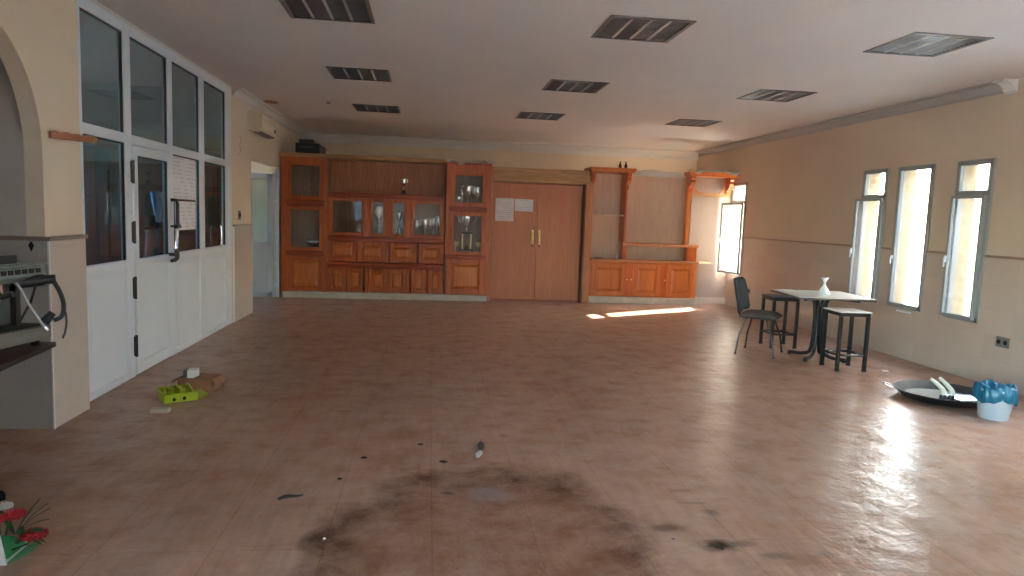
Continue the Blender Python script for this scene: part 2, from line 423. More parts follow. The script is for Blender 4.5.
# tiles around pillar
q = MB(); q.box(-2.45, -2.41, 4.76, 5.245, 0, 1.235)
struct(q.build('trim_3', M_tilel, bevel=.004), 'cream tiles facing the room on the arch pillar', 'wall tile')
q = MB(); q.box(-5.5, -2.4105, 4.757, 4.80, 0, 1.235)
struct(q.build('trim_4', M_tilef), 'pillar tiles behind the coffee machine in a shade-darkened tone', 'wall tile')
q = MB(); q.box(-5.5, -2.395, 4.745, 4.80, 1.235, 1.262); q.box(-2.45, -2.395, 4.76, 5.25, 1.235, 1.262)
struct(q.build('trim_5', M_dado, bevel=.003), 'taupe border strip round the top of the pillar tiles', 'wall trim')
bx('trim_6', mat('white_edge_strip', (.72, .72, .70), .35), None, -2.416, -2.404, 4.750, 4.762, .0, 1.235, bevel=.002)
struct(bpy.data.objects['trim_6'], 'white plastic corner strip on the pillar edge', 'wall trim')
q = MB(); q.prism([(-2.512, 1.165), (-2.495, 1.205), (-2.512, 1.245 - .012), (-2.529, 1.205)], 'y', 4.752, 4.757)
struct(q.build('trim_7', M_dark), 'small dark diamond inlay on the pillar tiles', 'tile inlay')
# short wall between glazing and far doorway, door head, rest of the wall
q = MB(); q.slab('x', LX - .12, LX, 9.22, 14.25, 0, CZ, [(10.20, 12.06, 0, 2.17)])
struct(q.build('wall_left_far', M_wall), 'cream wall around the open doorway at far left', 'wall')
q = MB(); q.box(LX, LX + .018, 9.27, 10.20, 0, 1.24)
struct(q.build('trim_8', M_tilel, bevel=.003), 'glazed pale tiles between glazing and far doorway', 'wall tile')
q = MB(); q.box(LX, LX + .028, 9.26, 10.20, 1.24, 1.265)
struct(q.build('trim_9', M_dado, bevel=.003), 'taupe border over the tiles beside the doorway', 'wall trim')
bx('trim_10', mat('white_edge', (.78, .78, .78), .3), None, LX, LX + .024, 9.258, 9.27, 0, 1.24)
struct(bpy.data.objects['trim_10'], 'white edge strip on the tiles next to the glazing', 'wall trim')
q = MB(); q.box(-6.5, LX - .12, 9.55, 9.65, 0, CZ)
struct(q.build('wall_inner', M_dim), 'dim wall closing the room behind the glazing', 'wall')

# cornices
def cornice(name, pts, m, label, y0, y1):
    q = MB(); q.prism(pts, 'y', y0, y1); struct(q.build(name, m, smooth=True, ang=50), label, 'cornice')
def prof(x, s, h=.10, w=.13):
    P = [(0, 0), (.012, 0), (.012, .018), (.03, .03), (.04, .055), (.07, .085), (.105, h * .84), (w, h * .86), (w, h), (0, h)]
    sc_ = h / .10
    return [(x + s * a, CZ - h + (b if b >= h * .8 else b * h / .118)) for a, b in P]
cornice('trim_11', prof(LX, 1, .11, .13), M_cornice, 'white moulded cornice above the far doorway', 9.26, 14.25)
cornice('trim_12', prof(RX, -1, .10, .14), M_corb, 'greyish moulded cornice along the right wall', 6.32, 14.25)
q = MB(); q.prism(prof(RX, -1, .125, .16), 'y', 6.20, 6.34)
struct(q.build('trim_13', M_cornice), 'white end block of the right cornice', 'cornice')
q = MB(); q.prism([(14.25, CZ), (14.25, CZ - .17), (14.22, CZ - .17), (14.18, CZ - .10), (14.05, CZ - .03), (14.05, CZ)], 'x', LX, RX)
struct(q.build('trim_14', M_cornice), 'pale cornice over the far cream wall', 'cornice')

# ------------------------------------------------------------------ right windows
def window(n, y0, y1, split, swing, label):
    w = thing(f'window_{n}', (RX, (y0 + y1) / 2, WZ0), label, 'window', None, 'structure')
    q = MB(); fr = .04; x0, x1 = RX - .022, RX + .04
    q.box(x0, x1, y0 - .012, y0 + fr, WZ0 - .012, WZ1 + .012); q.box(x0, x1, y1 - fr, y1 + .012, WZ0 - .012, WZ1 + .012)
    q.box(x0, x1, y0, y1, WZ0 - .012, WZ0 + fr); q.box(x0, x1, y0, y1, WZ1 - fr, WZ1 + .012)
    if split: q.box(x0, x1, y0, y1, WT - .03, WT + .03)
    q.build('window_frame', M_wframe, w, bevel=.004)
    q = MB(); e = .006
    for (a, b, c, d) in ((y0, y0 + e, WZ0, WZ1), (y1 - e, y1, WZ0, WZ1), (y0, y1, WZ0, WZ0 + e), (y0, y1, WZ1 - e, WZ1)):
        q.box(RX + .045, RX + .205, a, b, c, d)
    q.build('reveal', M_reveal, w)
    q = MB()
    if split:
        q.box(RX + .008, RX + .014, y0 + fr, y1 - fr, WT + .03, WZ1 - fr); q.build('upper_pane', M_glass, w)
        # lower casement, hinged on the near side, far side swung into the room
        hy, hx = y0 + .03, RX - .024; z0, z1 = WZ0 + .012, WT - .02; L = y1 - y0 - .03
        rot = Matrix.Rotation(swing, 3, 'Z')
        def R3(o): bmesh.ops.rotate(o.bm, verts=o.bm.verts, cent=Vector((hx, hy, 0)), matrix=rot)
        a = .034
        q = MB(); q.box(hx - .032, hx, hy, hy + a, z0, z1); q.box(hx - .032, hx, hy + L - a, hy + L, z0, z1)
        q.box(hx - .032, hx, hy + a, hy + L - a, z0, z0 + a); q.box(hx - .032, hx, hy + a, hy + L - a, z1 - a, z1)
        R3(q); s_ = q.build('sash', M_wframe, w, bevel=.004)
        q = MB(); q.box(hx - .019, hx - .013, hy + a, hy + L - a, z0 + a, z1 - a); R3(q); q.build('pane', M_glass, s_)
        q = MB(); zc = 1.2; q.box(hx - .05, hx - .032, hy + L - .03, hy + L - .008, zc - .02, zc + .05); q.box(hx - .062, hx - .05, hy + L - .028, hy + L - .012, zc - .07, zc + .03)
        R3(q); q.build('handle', M_alu, s_, bevel=.003)
    else:
        q.box(RX + .008, RX + .014, y0 + fr, y1 - fr, WZ0 + fr, WZ1 - fr); q.build('pane', M_glass if n <= 4 else M_glassx, w)
        q = MB(); q.box(RX - .04, RX - .022, y1 - .03, y1 - .008, 1.16, 1.20); q.box(RX - .05, RX - .04, y1 - .028, y1 - .012, 1.10, 1.18); q.build('handle', M_alu, w, bevel=.003)
        q = MB(); q.box(RX - .045, RX - .0125, y0 + .14, y0 + .36, WZ0 - .055, WZ0 - .035); q.build('stay', M_alu, w, bevel=.004)
    return w
window(1, 11.82, 12.38, True, .34, 'narrow window in the far right corner, casement swung open')
window(2, 7.99, 8.45, True, .16, 'narrow two-part window behind the table, leftmost of three')
window(3, 7.205, 7.775, False, 0, 'tall undivided window, middle of the three on the right')
window(4, 6.375, 6.835, True, .05, 'narrow two-part window nearest the camera above the socket')
for k, (a, b) in enumerate(ADDED_WINS): window(5 + k, a, b, False, 0, 'added unseen window on the right wall for daylight')
# unseen rear glazing, added to let daylight in
w = thing('window_13', (4.4, -4.05, .1), 'added glazed opening behind the viewer for daylight', 'window', None, 'structure')
q = MB()
for x in (3.6, 4.37, 5.14): q.box(x, x + .06, -4.08, -4.0, .1, 2.3)
q.box(3.6, 5.2, -4.08, -4.0, .1, .16); q.box(3.6, 5.2, -4.08, -4.0, 2.24, 2.3); q.build('window_frame', M_alu, w)
bx('pane', M_glassx, w, 3.6, 5.2, -4.045, -4.039, .12, 2.28)

for n_, a_, b_, c_, e_, lb in ((15, 12.5, 13.7, 1.0, 2.2, 'added window lighting the passage beyond the far left doorway'), (16, 5.5, 7.3, 1.8, 2.7, 'added high window lighting the dim room behind the glazing')):  # unseen windows added to light the side rooms
    w = thing(f'window_{n_}', (-6.55, (a_ + b_) / 2, c_), lb, 'window', None, 'structure')
    q = MB(); q.box(-6.58, -6.52, a_, a_ + .05, c_, e_); q.box(-6.58, -6.52, b_ - .05, b_, c_, e_); q.box(-6.58, -6.52, a_, b_, c_, c_ + .05); q.box(-6.58, -6.52, a_, b_, e_ - .05, e_); q.build('window_frame', M_alu, w)
    bx('pane', M_glassx, w, -6.553, -6.547, a_ + .03, b_ - .03, c_ + .03, e_ - .03)
w = thing('window_12', (-2.5, -1.7, .15), 'added glazed front on the left behind the viewer for daylight', 'window', None, 'structure')  # unseen glazing added to light the right wall from the left
q = MB()
for y in (-3.7, -2.72, -1.73, -.74, .24): q.box(-2.54, -2.46, y, y + .06, .15, 2.6)
q.box(-2.54, -2.46, -3.7, .3, .15, .21); q.box(-2.54, -2.46, -3.7, .3, 2.54, 2.6); q.build('window_frame', M_alu, w)
bx('pane', M_glassx, w, -2.503, -2.497, -3.68, .28, .17, 2.58)

# ------------------------------------------------------------------ glazed aluminium partition (left)
w = thing('window_14', (LX, 7.3, 0), 'white aluminium glazed partition along the left wall', 'glazed partition', None, 'structure')
X0, X1 = LX - .05, LX
q = MB()
posts = [(5.30, 5.422), (6.125, 6.255), (7.085, 7.205), (8.005, 8.165), (8.985, 9.235)]
for a, b in posts: q.box(X0, X1, a, b, 0, 2.955)
for a, b in zip(posts, posts[1:]):
    q.box(X0, X1, a[1], b[0], 2.87, 2.955); q.box(X0, X1, a[1], b[0], 1.985, 2.065)
    if a[0] != 6.125: q.box(X0, X1, a[1], b[0], .955, 1.02); q.box(X0, X1, a[1], b[0], 0, .055)
q.build('window_frame', M_alu, w, bevel=.006)
q = MB(); q.box(X0, X1, 5.30, 9.235, 2.955, CZ); q.build('head_filler', M_cornice, w)
for a, b in zip(posts, posts[1:]):
    q = MB(); q.box(LX - .032, LX - .026, a[1], b[0], 2.065, 2.87); q.build('upper_pane', M_glassd, w)
    if a[0] == 6.125: continue
    q = MB(); q.box(LX - .032, LX - .026, a[1], b[0], 1.02, 1.985); q.build('pane', M_glassd, w)
    q = MB(); q.box(LX - .035, LX - .018, a[1], b[0], .055, .955); p_ = q.build('lower_panel', M_alup, w)
    q = MB(); q.box(LX - .018, LX - .010, a[1] + .075, b[0] - .075, .10, .90); q.build('panel_field', M_alup, p_, bevel=.006)
q = MB()
for a, b in zip(posts, posts[1:]):   # black glazing beads
    for z0, z1 in ((2.065, 2.87), (1.02, 1.985)):
        if a[0] == 6.125 and z0 < 2: continue
        q.box(LX - .03, LX - .012, b[0] - .012, b[0], z0, z1); q.box(LX - .03, LX - .012, a[1], b[0], z1 - .010, z1)
q.build('glazing_seal', M_rubber, w)
# its door
d = thing('door_1', (LX, 6.67, 0), 'white aluminium door with upper glass in the glazed partition', 'door', None, 'structure')
q = MB(); a, b = 6.265, 7.135; xf = LX + .008; xb = LX - .045
q.box(xb, xf, a, a + .085, .012, 1.975); q.box(xb, xf, b - .095, b, .012, 1.975)
q.box(xb, xf, a + .085, b - .095, 1.90, 1.975); q.box(xb, xf, a + .085, b - .095, .94, 1.015); q.box(xb, xf, a + .085, b - .095, .012, .115)
q.build('door_leaf', M_alu, d, bevel=.006)
bx('pane', M_glassd, d, LX - .024, LX - .018, a + .085, b - .095, 1.015, 1.90)
bx('lower_panel', M_alup, d, LX - .026, LX - .008, a + .085, b - .095, .115, .94)
q = MB(); q.box(LX - .02, LX + .0, b - .108, b - .095, 1.015, 1.90); q.box(LX - .02, LX, a + .085, b - .095, 1.89, 1.90); q.build('glazing_seal', M_rubber, d)
for z0, z1 in ((1.66, 1.855), (1.155, 1.345), (.68, .872), (.178, .366)):
    q = MB(); q.cyl((LX + .014, 6.235, z0), (LX + .014, 6.235, z1), .0125, n=12); q.box(LX, LX + .014, 6.215, 6.262, z0 + .01, z1 - .01)
    q.build('hinge', M_black, d, smooth=True)
q = MB(); q.tube([(LX + .012, 7.10, 1.54), (LX + .06, 7.10, 1.54), (LX + .07, 7.10, 1.50), (LX + .07, 7.10, 1.30)], .017, n=10)
q.cyl((LX + .07, 7.05, 1.285), (LX + .07, 7.14, 1.285), .022); q.box(LX + .0, LX + .07, 7.085, 7.115, 1.275, 1.295)
h_ = q.build('handle', M_black, d, smooth=True)
q = MB(); q.tube([(LX + .07, 7.09, 1.28), (LX + .075, 7.045, 1.06)], .015); q.build('handle_rod', M_silver, h_, smooth=True)
q = MB(); q.tube([(LX + .075, 7.047, 1.075), (LX + .08, 7.05, .985), (LX + .075, 7.02, .965), (LX + .07, 6.93, .962)], [.019, .023, .020, .016], sub=1)
q.box(LX + .0, LX + .07, 7.035, 7.06, 1.0, 1.03); q.build('handle_grip', M_black, h_, smooth=True)

# far left open door
d = thing('door_2', (LX - .04, 12.02, 0), 'white half-glazed door standing open in the far left doorway', 'door', None, 'structure')
q = MB(); x1 = LX - .09; x0 = x1 - .90; y0, y1 = 11.99, 12.03
q.box(x0, x0 + .09, y0, y1, .01, 2.06); q.box(x1 - .09, x1, y0, y1, .01, 2.06); q.box(x0, x1, y0, y1, 1.97, 2.06); q.box(x0, x1, y0, y1, .86, .93); q.box(x0, x1, y0, y1, .01, .09)
q.build('door_leaf', M_alu, d, bevel=.005)
bx('pane', M_glassd, d, x0 + .09, x1 - .09, 12.007, 12.013, .93, 1.97)
bx('lower_panel', M_alup, d, x0 + .09, x1 - .09, 12.0, 12.02, .09, .86)
q = MB(); q.box(LX - .035, LX + .01, 12.0, 12.06, 0, 2.17); q.box(LX - .085, LX - .06, 11.99, 12.03, 0, 2.10)
q.build('door_frame', M_alu, d, bevel=.004)
for z in (.18, .55, 1.05, 1.58, 1.95): bx('hinge', M_alu, d, LX - .062, LX - .034, 11.985, 12.01, z, z + .05)

# posters on the glass, coat rail etc.
def paper(name, box, label, loc, lines=True, col=(.76, .76, .80)):
    m = mat(name + '_paper', col, .7); t = NT(m)
    v = t.coord((1, 1, 1)); n1 = t.noise(v, 26, 3)
    sp = t.n('ShaderNodeSeparateXYZ'); t.l(v, sp.inputs[0])
    ln = t.math('FRACT', t.math('MULTIPLY', sp.outputs[2], 26.)); ln = t.math('LESS_THAN', ln, .35)
    msk = t.math('MULTIPLY', ln, t.ramp(t.noise(v, 9, 2), [(.45, (0, 0, 0)), (.5, (1, 1, 1))]))
    t.l(t.mix(t.math('MULTIPLY', msk, .38), col, (.3, .3, .36)), t.b.inputs['Base Color'])
    q = MB(); q.box(*box); o = q.build(name, m, None, loc=loc)
    return tag(o, label, 'paper')
paper('notice_sheet', (LX - .024, LX - .020, 7.215, 7.92, 1.552, 1.972), 'large printed notice taped high on the partition glass', (LX - .022, 7.56, 1.76))
paper('notice_sheet', (LX - .024, LX - .020, 7.31, 7.90, 1.238, 1.530), 'smaller printed sheet below the large notice on glass', (LX - .022, 7.6, 1.38))
q = MB(); q.tube([(LX + .003, 8.67, 1.03), (LX + .03, 8.67, 1.03), (LX + .03, 8.67, 1.26), (LX + .003, 8.67, 1.26)], .011, sub=1)
tag(q.build('pull_handle', M_chrome, bpy.data.objects['window_14'], smooth=True), 'upright chrome pull handle')

# wooden rail sticking out of the pillar
t = thing('coat_rail', (-2.45, 4.86, 1.915), 'reddish wooden scalloped rail sticking out from arch pillar', 'coat rail')
p0 = Vector((-2.449, 4.87, 1.918)); dr = Vector((.28, .52, .0)).normalized(); L = .29
M_rail = wood('red_wood', (.30, .085, .03), (.36, .11, .04), (.42, .15, .06), .45, 'y')
q = MB(); n_ = 34; up = []
for k in range(n_ + 1):
    s_ = k / n_; up.append((s_ * L, .016 + .011 * abs(math.sin(s_ * PI * 4.0)) * (1 - .3 * s_)))
pl = [(0, -.024)] + [(L, -.022)] + up[::-1]
vs = q.prism(pl, 'y', -.014, .014)
ang = math.atan2(dr.y, dr.x)
bmesh.ops.rotate(q.bm, verts=vs, cent=(0, 0, 0), matrix=Matrix.Rotation(ang, 3, 'Z')); bmesh.ops.translate(q.bm, verts=vs, vec=p0 + Vector((.012, 0, 0)))
q.build('rail', M_rail, t, bevel=.004)
q = MB(); e_ = p0 + dr * L; q.cyl(e_ - dr * .01 + Vector((.012, 0, 0)), e_ + dr * .03 + Vector((.012, 0, 0)), .026, .022, n=18); q.build('end_knob', M_beam, t, smooth=True)

# air conditioner
t = thing('air_conditioner', (LX, 10.52, 2.53), 'cream wall air conditioner above the far doorway', 'air conditioner')
q = MB(); q.prism([(LX, 2.545), (LX + .13, 2.53), (LX + .19, 2.58), (LX + .19, 2.78), (LX + .16, 2.82), (LX, 2.82)], 'y', 10.05, 10.98)
M_cream = mat('aged_cream_plastic', (.66, .58, .42), .5); q.build('housing', M_cream, t, bevel=.008)
q = MB()
for k in range(4): q.box(LX + .189, LX + .194, 10.08, 10.95, 2.68 + k * .028, 2.692 + k * .028)
q.build('air_grille', mat('cream_slat', (.52, .46, .34), .5), t)
q = MB(); q.box(LX + .05, LX + .165, 10.12, 10.9, 2.525, 2.545); q.build('outlet_flap', M_socket, t)
q = MB(); q.cyl((LX + .188, 10.82, 2.62), (LX + .199, 10.82, 2.62), .028); q.build('control_dial', M_dark, t)
# wire squiggle and small parts on the left wall
q = MB(); q.tube([(LX + .006, 9.55, 2.42), (LX + .02, 9.66, 2.38), (LX + .02, 9.52, 2.30), (LX + .02, 9.62, 2.22), (LX + .006, 9.5, 2.16)], .0035, n=6, sub=2)
tag(q.build('cord', mat('brown_wire', (.34, .26, .2), .6), None, loc=(LX, 9.55, 2.3), smooth=True), 'thin loose wire curling on wall beside the glazing', 'wire')
def plate(name, loc, label, nrm, wd=.085, hh=.085, holes=1):
    o = thing(name, loc, label, 'switch' if 'switch' in name else 'socket')
    q = MB()
    if nrm[0]:
        s_ = nrm[0]; q.box(min(loc[0], loc[0] + s_ * .012), max(loc[0], loc[0] + s_ * .012), loc[1] - wd / 2, loc[1] + wd / 2, loc[2] - hh / 2, loc[2] + hh / 2)
    q.build('face_plate', M_socket, o, bevel=.004)
    for k in range(holes):
        yy = loc[1] + (k - (holes - 1) / 2) * wd / max(holes, 1)
        x_ = loc[0] + nrm[0] * .012
        q = MB(); q.cyl((x_, yy, loc[2]), (x_ + nrm[0] * .004, yy, loc[2]), .022, n=14); q.build('socket_hole' if 'socket' in name else 'rocker', M_dark, o)
    return o
plate('light_switch', (LX, 9.57, 1.385), 'grey light switch above the tiles near far doorway', (1,), .10, .12, 2)
plate('wall_socket', (RX - .012, 6.035, .455), 'double grey socket on right wall beyond the bucket', (-1,), .155, .10, 2)
plate('wall_socket', (RX - .012, 11.44, .355), 'small socket low on right wall behind office chair', (-1,), .09, .09, 1)

# ------------------------------------------------------------------ ceiling lights
def light_fixture():
    x, y = LIGHTS[0]
    o = thing('ceiling_light', (x, y, CZ), '', 'ceiling light', 'recessed louvre lights')
    q = MB(); a = HS - .003; z1 = CZ + .11
    for b in ((-a, a, -a, -a + .004), (-a, a, a - .004, a), (-a, -a + .004, -a, a), (a - .004, a, -a, a)): q.box(x + b[0], x + b[1], y + b[2], y + b[3], CZ, z1)
    q.box(x - a, x + a, y - a, y + a, z1, z1 + .004); q.build('housing', mat('housing_grey', (.16, .16, .165), .4), o)
    q = MB(); c_ = HS + .012; i_ = HS - .018
    for b in ((-c_, c_, -c_, -i_), (-c_, c_, i_, c_), (-c_, -i_, -i_, i_), (i_, c_, -i_, i_)): q.box(x + b[0], x + b[1], y + b[2], y + b[3], CZ - .008, CZ)
    q.build('rim', mat('rim_grey', (.16, .155, .15), .45), o)
    M_lou = mat('louvre_aluminium', (.42, .45, .50), .3, .9)
    M_div = mat('louvre_divider', (.50, .50, .50), .4, .3)
    for k in range(3):
        cx = x - i_ + (k + 1) * 2 * i_ / 4
        q = MB(); q.prism([(cx - .011, CZ - .004), (cx + .011, CZ - .004), (cx + .004, CZ + .06), (cx - .004, CZ + .06)], 'y', y - i_, y + i_); q.build('divider', M_div, o)
    for k in range(4):
        cx = x - i_ + (k + .5) * 2 * i_ / 4
        q = MB()
        for j in range(12):
            yy = y - i_ + (j + .5) * 2 * i_ / 12
            q.prism([(yy - .006, CZ - .002), (yy + .006, CZ - .002), (yy + .001, CZ + .045), (yy - .001, CZ + .045)], 'x', cx - i_ / 4 + .008, cx + i_ / 4 - .008)
        q.build('louvre', M_lou, o)
        q = MB(); q.cyl((cx, y - i_ + .01, CZ + .08), (cx, y + i_ - .01, CZ + .08), .013, n=10); q.build('fluorescent_tube', M_white, o, smooth=True)
    return o
L0 = light_fixture()
pos = {0: 'left row, nearest the camera, cut by the picture edge', 1: 'left row, second from the camera', 2: 'left row, farthest and nearest the cabinets',
       3: 'middle row, nearest the camera', 4: 'middle row, second from the camera', 5: 'middle row, farthest, above the double door',
       6: 'right row, nearest the camera', 7: 'right row, second from camera, above the table', 8: 'right row, farthest and nearest the niche'}
for k, (x, y) in enumerate(LIGHTS):
    o = L0 if k == 0 else copy_tree(L0)
    o.location = (x, y, CZ); o['label'] = 'square louvred ceiling light: ' + pos[k]
q = MB(); q.lathe([(.10, 0), (.10, -.012), (.075, -.014), (.07, -.004), (.03, .0)], (-2.24, 10.3, CZ), 20)
tag(q.build('ceiling_rose', mat('orange_brown_plastic', (.36, .19, .09), .5), None, loc=(-2.24, 10.3, CZ), smooth=True), 'round brownish fitting on ceiling above air conditioner', 'ceiling fitting')
q = MB(); q.lathe([(.03, 0), (.03, -.012), (.01, -.016)], (-1.42, 10.1, CZ), 14)
tag(q.build('ceiling_fitting', M_socket, None, loc=(-1.42, 10.1, CZ), smooth=True), 'tiny dark cap on ceiling between left lights', 'ceiling fitting')

# ------------------------------------------------------------------ joinery helpers
def frame_door(parent, x0, x1, z0, z1, y, fw=.06, fill='panel', knob=None, th=.022, m=None, pm=None):
    """framed door lying on plane y (front), panel or glass inside"""
    m = m or M_pine; pm = pm or M_pinep
    q = MB(); yb = y + th
    q.box(x0, x0 + fw, y, yb, z0, z1); q.box(x1 - fw, x1, y, yb, z0, z1)
    q.box(x0 + fw, x1 - fw, y, yb, z0, z0 + fw); q.box(x0 + fw, x1 - fw, y, yb, z1 - fw, z1)
    d = q.build('door', m, parent, bevel=.008)
    a, b, c, e = x0 + fw, x1 - fw, z0 + fw, z1 - fw
    q = MB()
    if fill == 'glass':
        q.box(a, b, y + .010, y + .014, c, e); q.build('pane', M_glassc, d)
    else:
        g = min(.045, (b - a) * .22); V = q.bm.verts.new
        o_ = [V((x, y + .019, z)) for x, z in ((a, c), (b, c), (b, e), (a, e))]
        i_ = [V((x, y + .001, z)) for x, z in ((a + g, c + g), (b - g, c + g), (b - g, e - g), (a + g, e - g))]
        for k in range(4): q.bm.faces.new((o_[k], o_[(k + 1) % 4], i_[(k + 1) % 4], i_[k]))
        q.bm.faces.new(i_)
        bk = [V((x, y + .02, z)) for x, z in ((a, c), (b, c), (b, e), (a, e))]
        for k in range(4): q.bm.faces.new((bk[k], bk[(k + 1) % 4], o_[(k + 1) % 4], o_[k]))
        q.bm.faces.new(bk[::-1]); q.build('raised_panel', pm, d)
    if knob:
        q = MB(); kx, kz = knob
        q.cyl((kx, y, kz), (kx, y - .014, kz), .006); q.cyl((kx, y - .012, kz), (kx, y - .026, kz), .013, .010, n=14); q.build('knob', M_knob, d, smooth=True)
    return d

def carcass(q, x0, x1, y0, y1, z0, z1, t=.022, shelves=()):
    q.box(x0, x0 + t, y0, y1, z0, z1); q.box(x1 - t, x1, y0, y1, z0, z1)
    q.box(x0 + t, x1 - t, y0, y1, z1 - t, z1); q.box(x0 + t, x1 - t, y0, y1, z0, z0 + t); q.box(x0 + t, x1 - t, y1 - .012, y1, z0 + t, z1 - t)
    for z in shelves: q.box(x0 + t, x1 - t, y0 + .005, y1 - .012, z - t / 2, z + t / 2)
M_inner = wood('cabinet_inside', (.38, .22, .145), (.43, .255, .17), (.48, .29, .20), .6)
M_knob = mat('dull_brass', (.34, .16, .06), .4, .4)
FY = 12.0; BY = 12.42
# left plinth
bx('trim_15', M_plinth, None, -2.43, 1.04, 12.02, 12.5, 0, .105, bevel=.004)
struct(bpy.data.objects['trim_15'], 'pale plinth under the trophy cabinets', 'plinth')
# top beam and back panels above the middle cabinet
bx('trim_16', M_panelc, None, -1.69, .27, 12.40, 12.45, 1.8, 2.36)
struct(bpy.data.objects['trim_16'], 'brown wood panel above the middle trophy cabinet', 'wood panel')
bx('trim_17', M_beam, None, -2.47, .28, 11.97, 12.70, 2.355, 2.42, bevel=.006)
bpy.data.objects['trim_17'].data.materials[0] = M_beam
struct(bpy.data.objects['trim_17'], 'light wood beam along the top of the left cabinets', 'wood trim')

# left tower
t = thing('display_cabinet', (-2.07, FY, .105), 'tall pine glass-door cabinet nearest the far left doorway', 'cabinet')
x0, x1 = -2.45, -1.69
q = MB(); carcass(q, x0, x1, FY + .025, BY, .105, 2.355, shelves=(.735, 1.595)); q.build('body', M_inner, t)
q = MB(); q.box(x0, x0 + .10, FY - .005, FY + .03, .105, 2.355); q.box(x1 - .07, x1, FY - .005, FY + .03, .105, 2.355); q.box(x0 + .1, x1 - .07, FY - .005, FY + .03, 2.28, 2.355); q.build('face_frame', M_pine, t, bevel=.005)
q = MB(); q.box(x0 + .09, x1 - .06, FY - .035, FY + .025, 1.545, 1.65); q.box(x0 + .075, x1 - .045, FY - .05, FY + .025, 1.60, 1.645); q.build('moulded_rail', M_pineh, t, bevel=.01)
q = MB(); q.box(x0 + .09, x1 - .05, FY - .035, FY + .025, .715, .80); q.box(x0 + .075, x1 - .045, FY - .05, FY + .025, .755, .795); q.build('moulded_rail', M_pineh, t, bevel=.01)
frame_door(t, x0 + .1, x1 - .07, 1.65, 2.28, FY - .003, .065, 'glass')
frame_door(t, x0 + .1, x1 - .07, .80, 1.545, FY - .003, .065, 'glass', (x1 - .10, 1.2))
frame_door(t, x0 + .1, x1 - .07, .125, .705, FY - .003, .075, 'panel', (x1 - .10, .45))

# middle cabinet
t = thing('trophy_cabinet', (-.70, FY, .105), 'low wide pine cabinet between the two tall display cabinets', 'cabinet')
x0, x1 = -1.685, .27
q = MB(); carcass(q, x0, x1, FY + .025, BY, .105, 1.72, shelves=(.58, 1.03))
for xx in (-1.04, -.685, -.335): q.box(xx - .011, xx + .011, FY + .03, BY - .012, 1.04, 1.70)
q.build('body', M_inner, t)
q = MB(); q.box(x0 - .005, x1, FY - .05, BY, 1.755, 1.80); q.box(x0, x1, FY - .03, FY + .03, 1.715, 1.757); q.build('top_board', M_pineh, t, bevel=.008)
q = MB()
for a, b in ((x0, -1.66), (-1.065, -1.01), (-.71, -.66), (-.36, -.305), (.255, x1)): q.box(a, b, FY, FY + .03, .105, 1.72)
q.build('face_frame', M_pine, t, bevel=.004)
for a, b, kx in ((-1.66, -1.065, None), (-1.01, -.71, None), (-.66, -.36, None), (-.305, .255, (-.285, 1.36))):
    frame_door(t, a, b, 1.07, 1.715, FY - .004, .062 if b - a > .4 else .06, 'glass', kx)
q = MB(); q.box(x0, x1, FY - .03, FY + .03, .985, 1.068); q.build('moulded_rail', M_pineh, t, bevel=.012)
for a, b in ((-1.66, -1.20), (-1.19, -.725), (-.645, -.19), (-.165, .255)):
    frame_door(t, a, b, .635, .98, FY - .006, .07, 'panel', (b - .03, .80))
q = MB(); q.box(x0, x1, FY - .07, FY + .03, .575, .628); q.box(x0, x1, FY - .045, FY + .03, .53, .578); q.build('moulded_ledge', M_pineh, t, bevel=.012)
for a, b in ((-1.66, -1.38), (-1.37, -1.09), (-1.0, -.69), (-.675, -.37), (-.28, -.015), (.0, .255)):
    frame_door(t, a, b, .125, .525, FY - .004, .065, 'panel', (b - .025, .33))

# right tower
t = thing('display_cabinet', (.65, FY, .105), 'tall pine trophy cabinet beside the double door', 'cabinet')
x0, x1 = .28, 1.045
q = MB(); carcass(q, x0, x1, FY - .03, BY, .105, 2.34, shelves=(.80, 1.59)); q.build('body', M_inner, t)
q = MB(); q.box(x0, x0 + .08, FY - .06, FY - .028, .80, 2.34); q.box(x1 - .075, x1, FY - .06, FY - .028, .105, 2.34); q.box(x0 + .08, x1 - .075, FY - .06, FY - .028, 2.235, 2.34); q.build('face_frame', M_pine, t, bevel=.005)
q = MB(); q.box(x0 - .01, x1 + .01, FY - .08, BY, 2.34, 2.375); q.build('top_board', M_pineh, t, bevel=.006)
q = MB(); q.box(x0 + .06, x1 - .06, FY - .085, FY - .028, 1.55, 1.635); q.build('moulded_rail', M_pineh, t, bevel=.012)
frame_door(t, x0 + .08, x1 - .075, 1.635, 2.235, FY - .062, .07, 'glass')
frame_door(t, x0 + .08, x1 - .075, .80, 1.55, FY - .062, .07, 'glass')
q = MB(); q.box(x0, x1 - .06, FY - .10, FY - .028, .745, .80); q.build('moulded_ledge', M_pineh, t, bevel=.01)
frame_door(t, x0 + .03, x1 - .06, .125, .745, FY - .075, .10, 'panel', (x1 - .10, .47))
bx('filler_strip', M_panelc, t, x1, x1 + .05, FY - .02, BY, .0, 2.34)

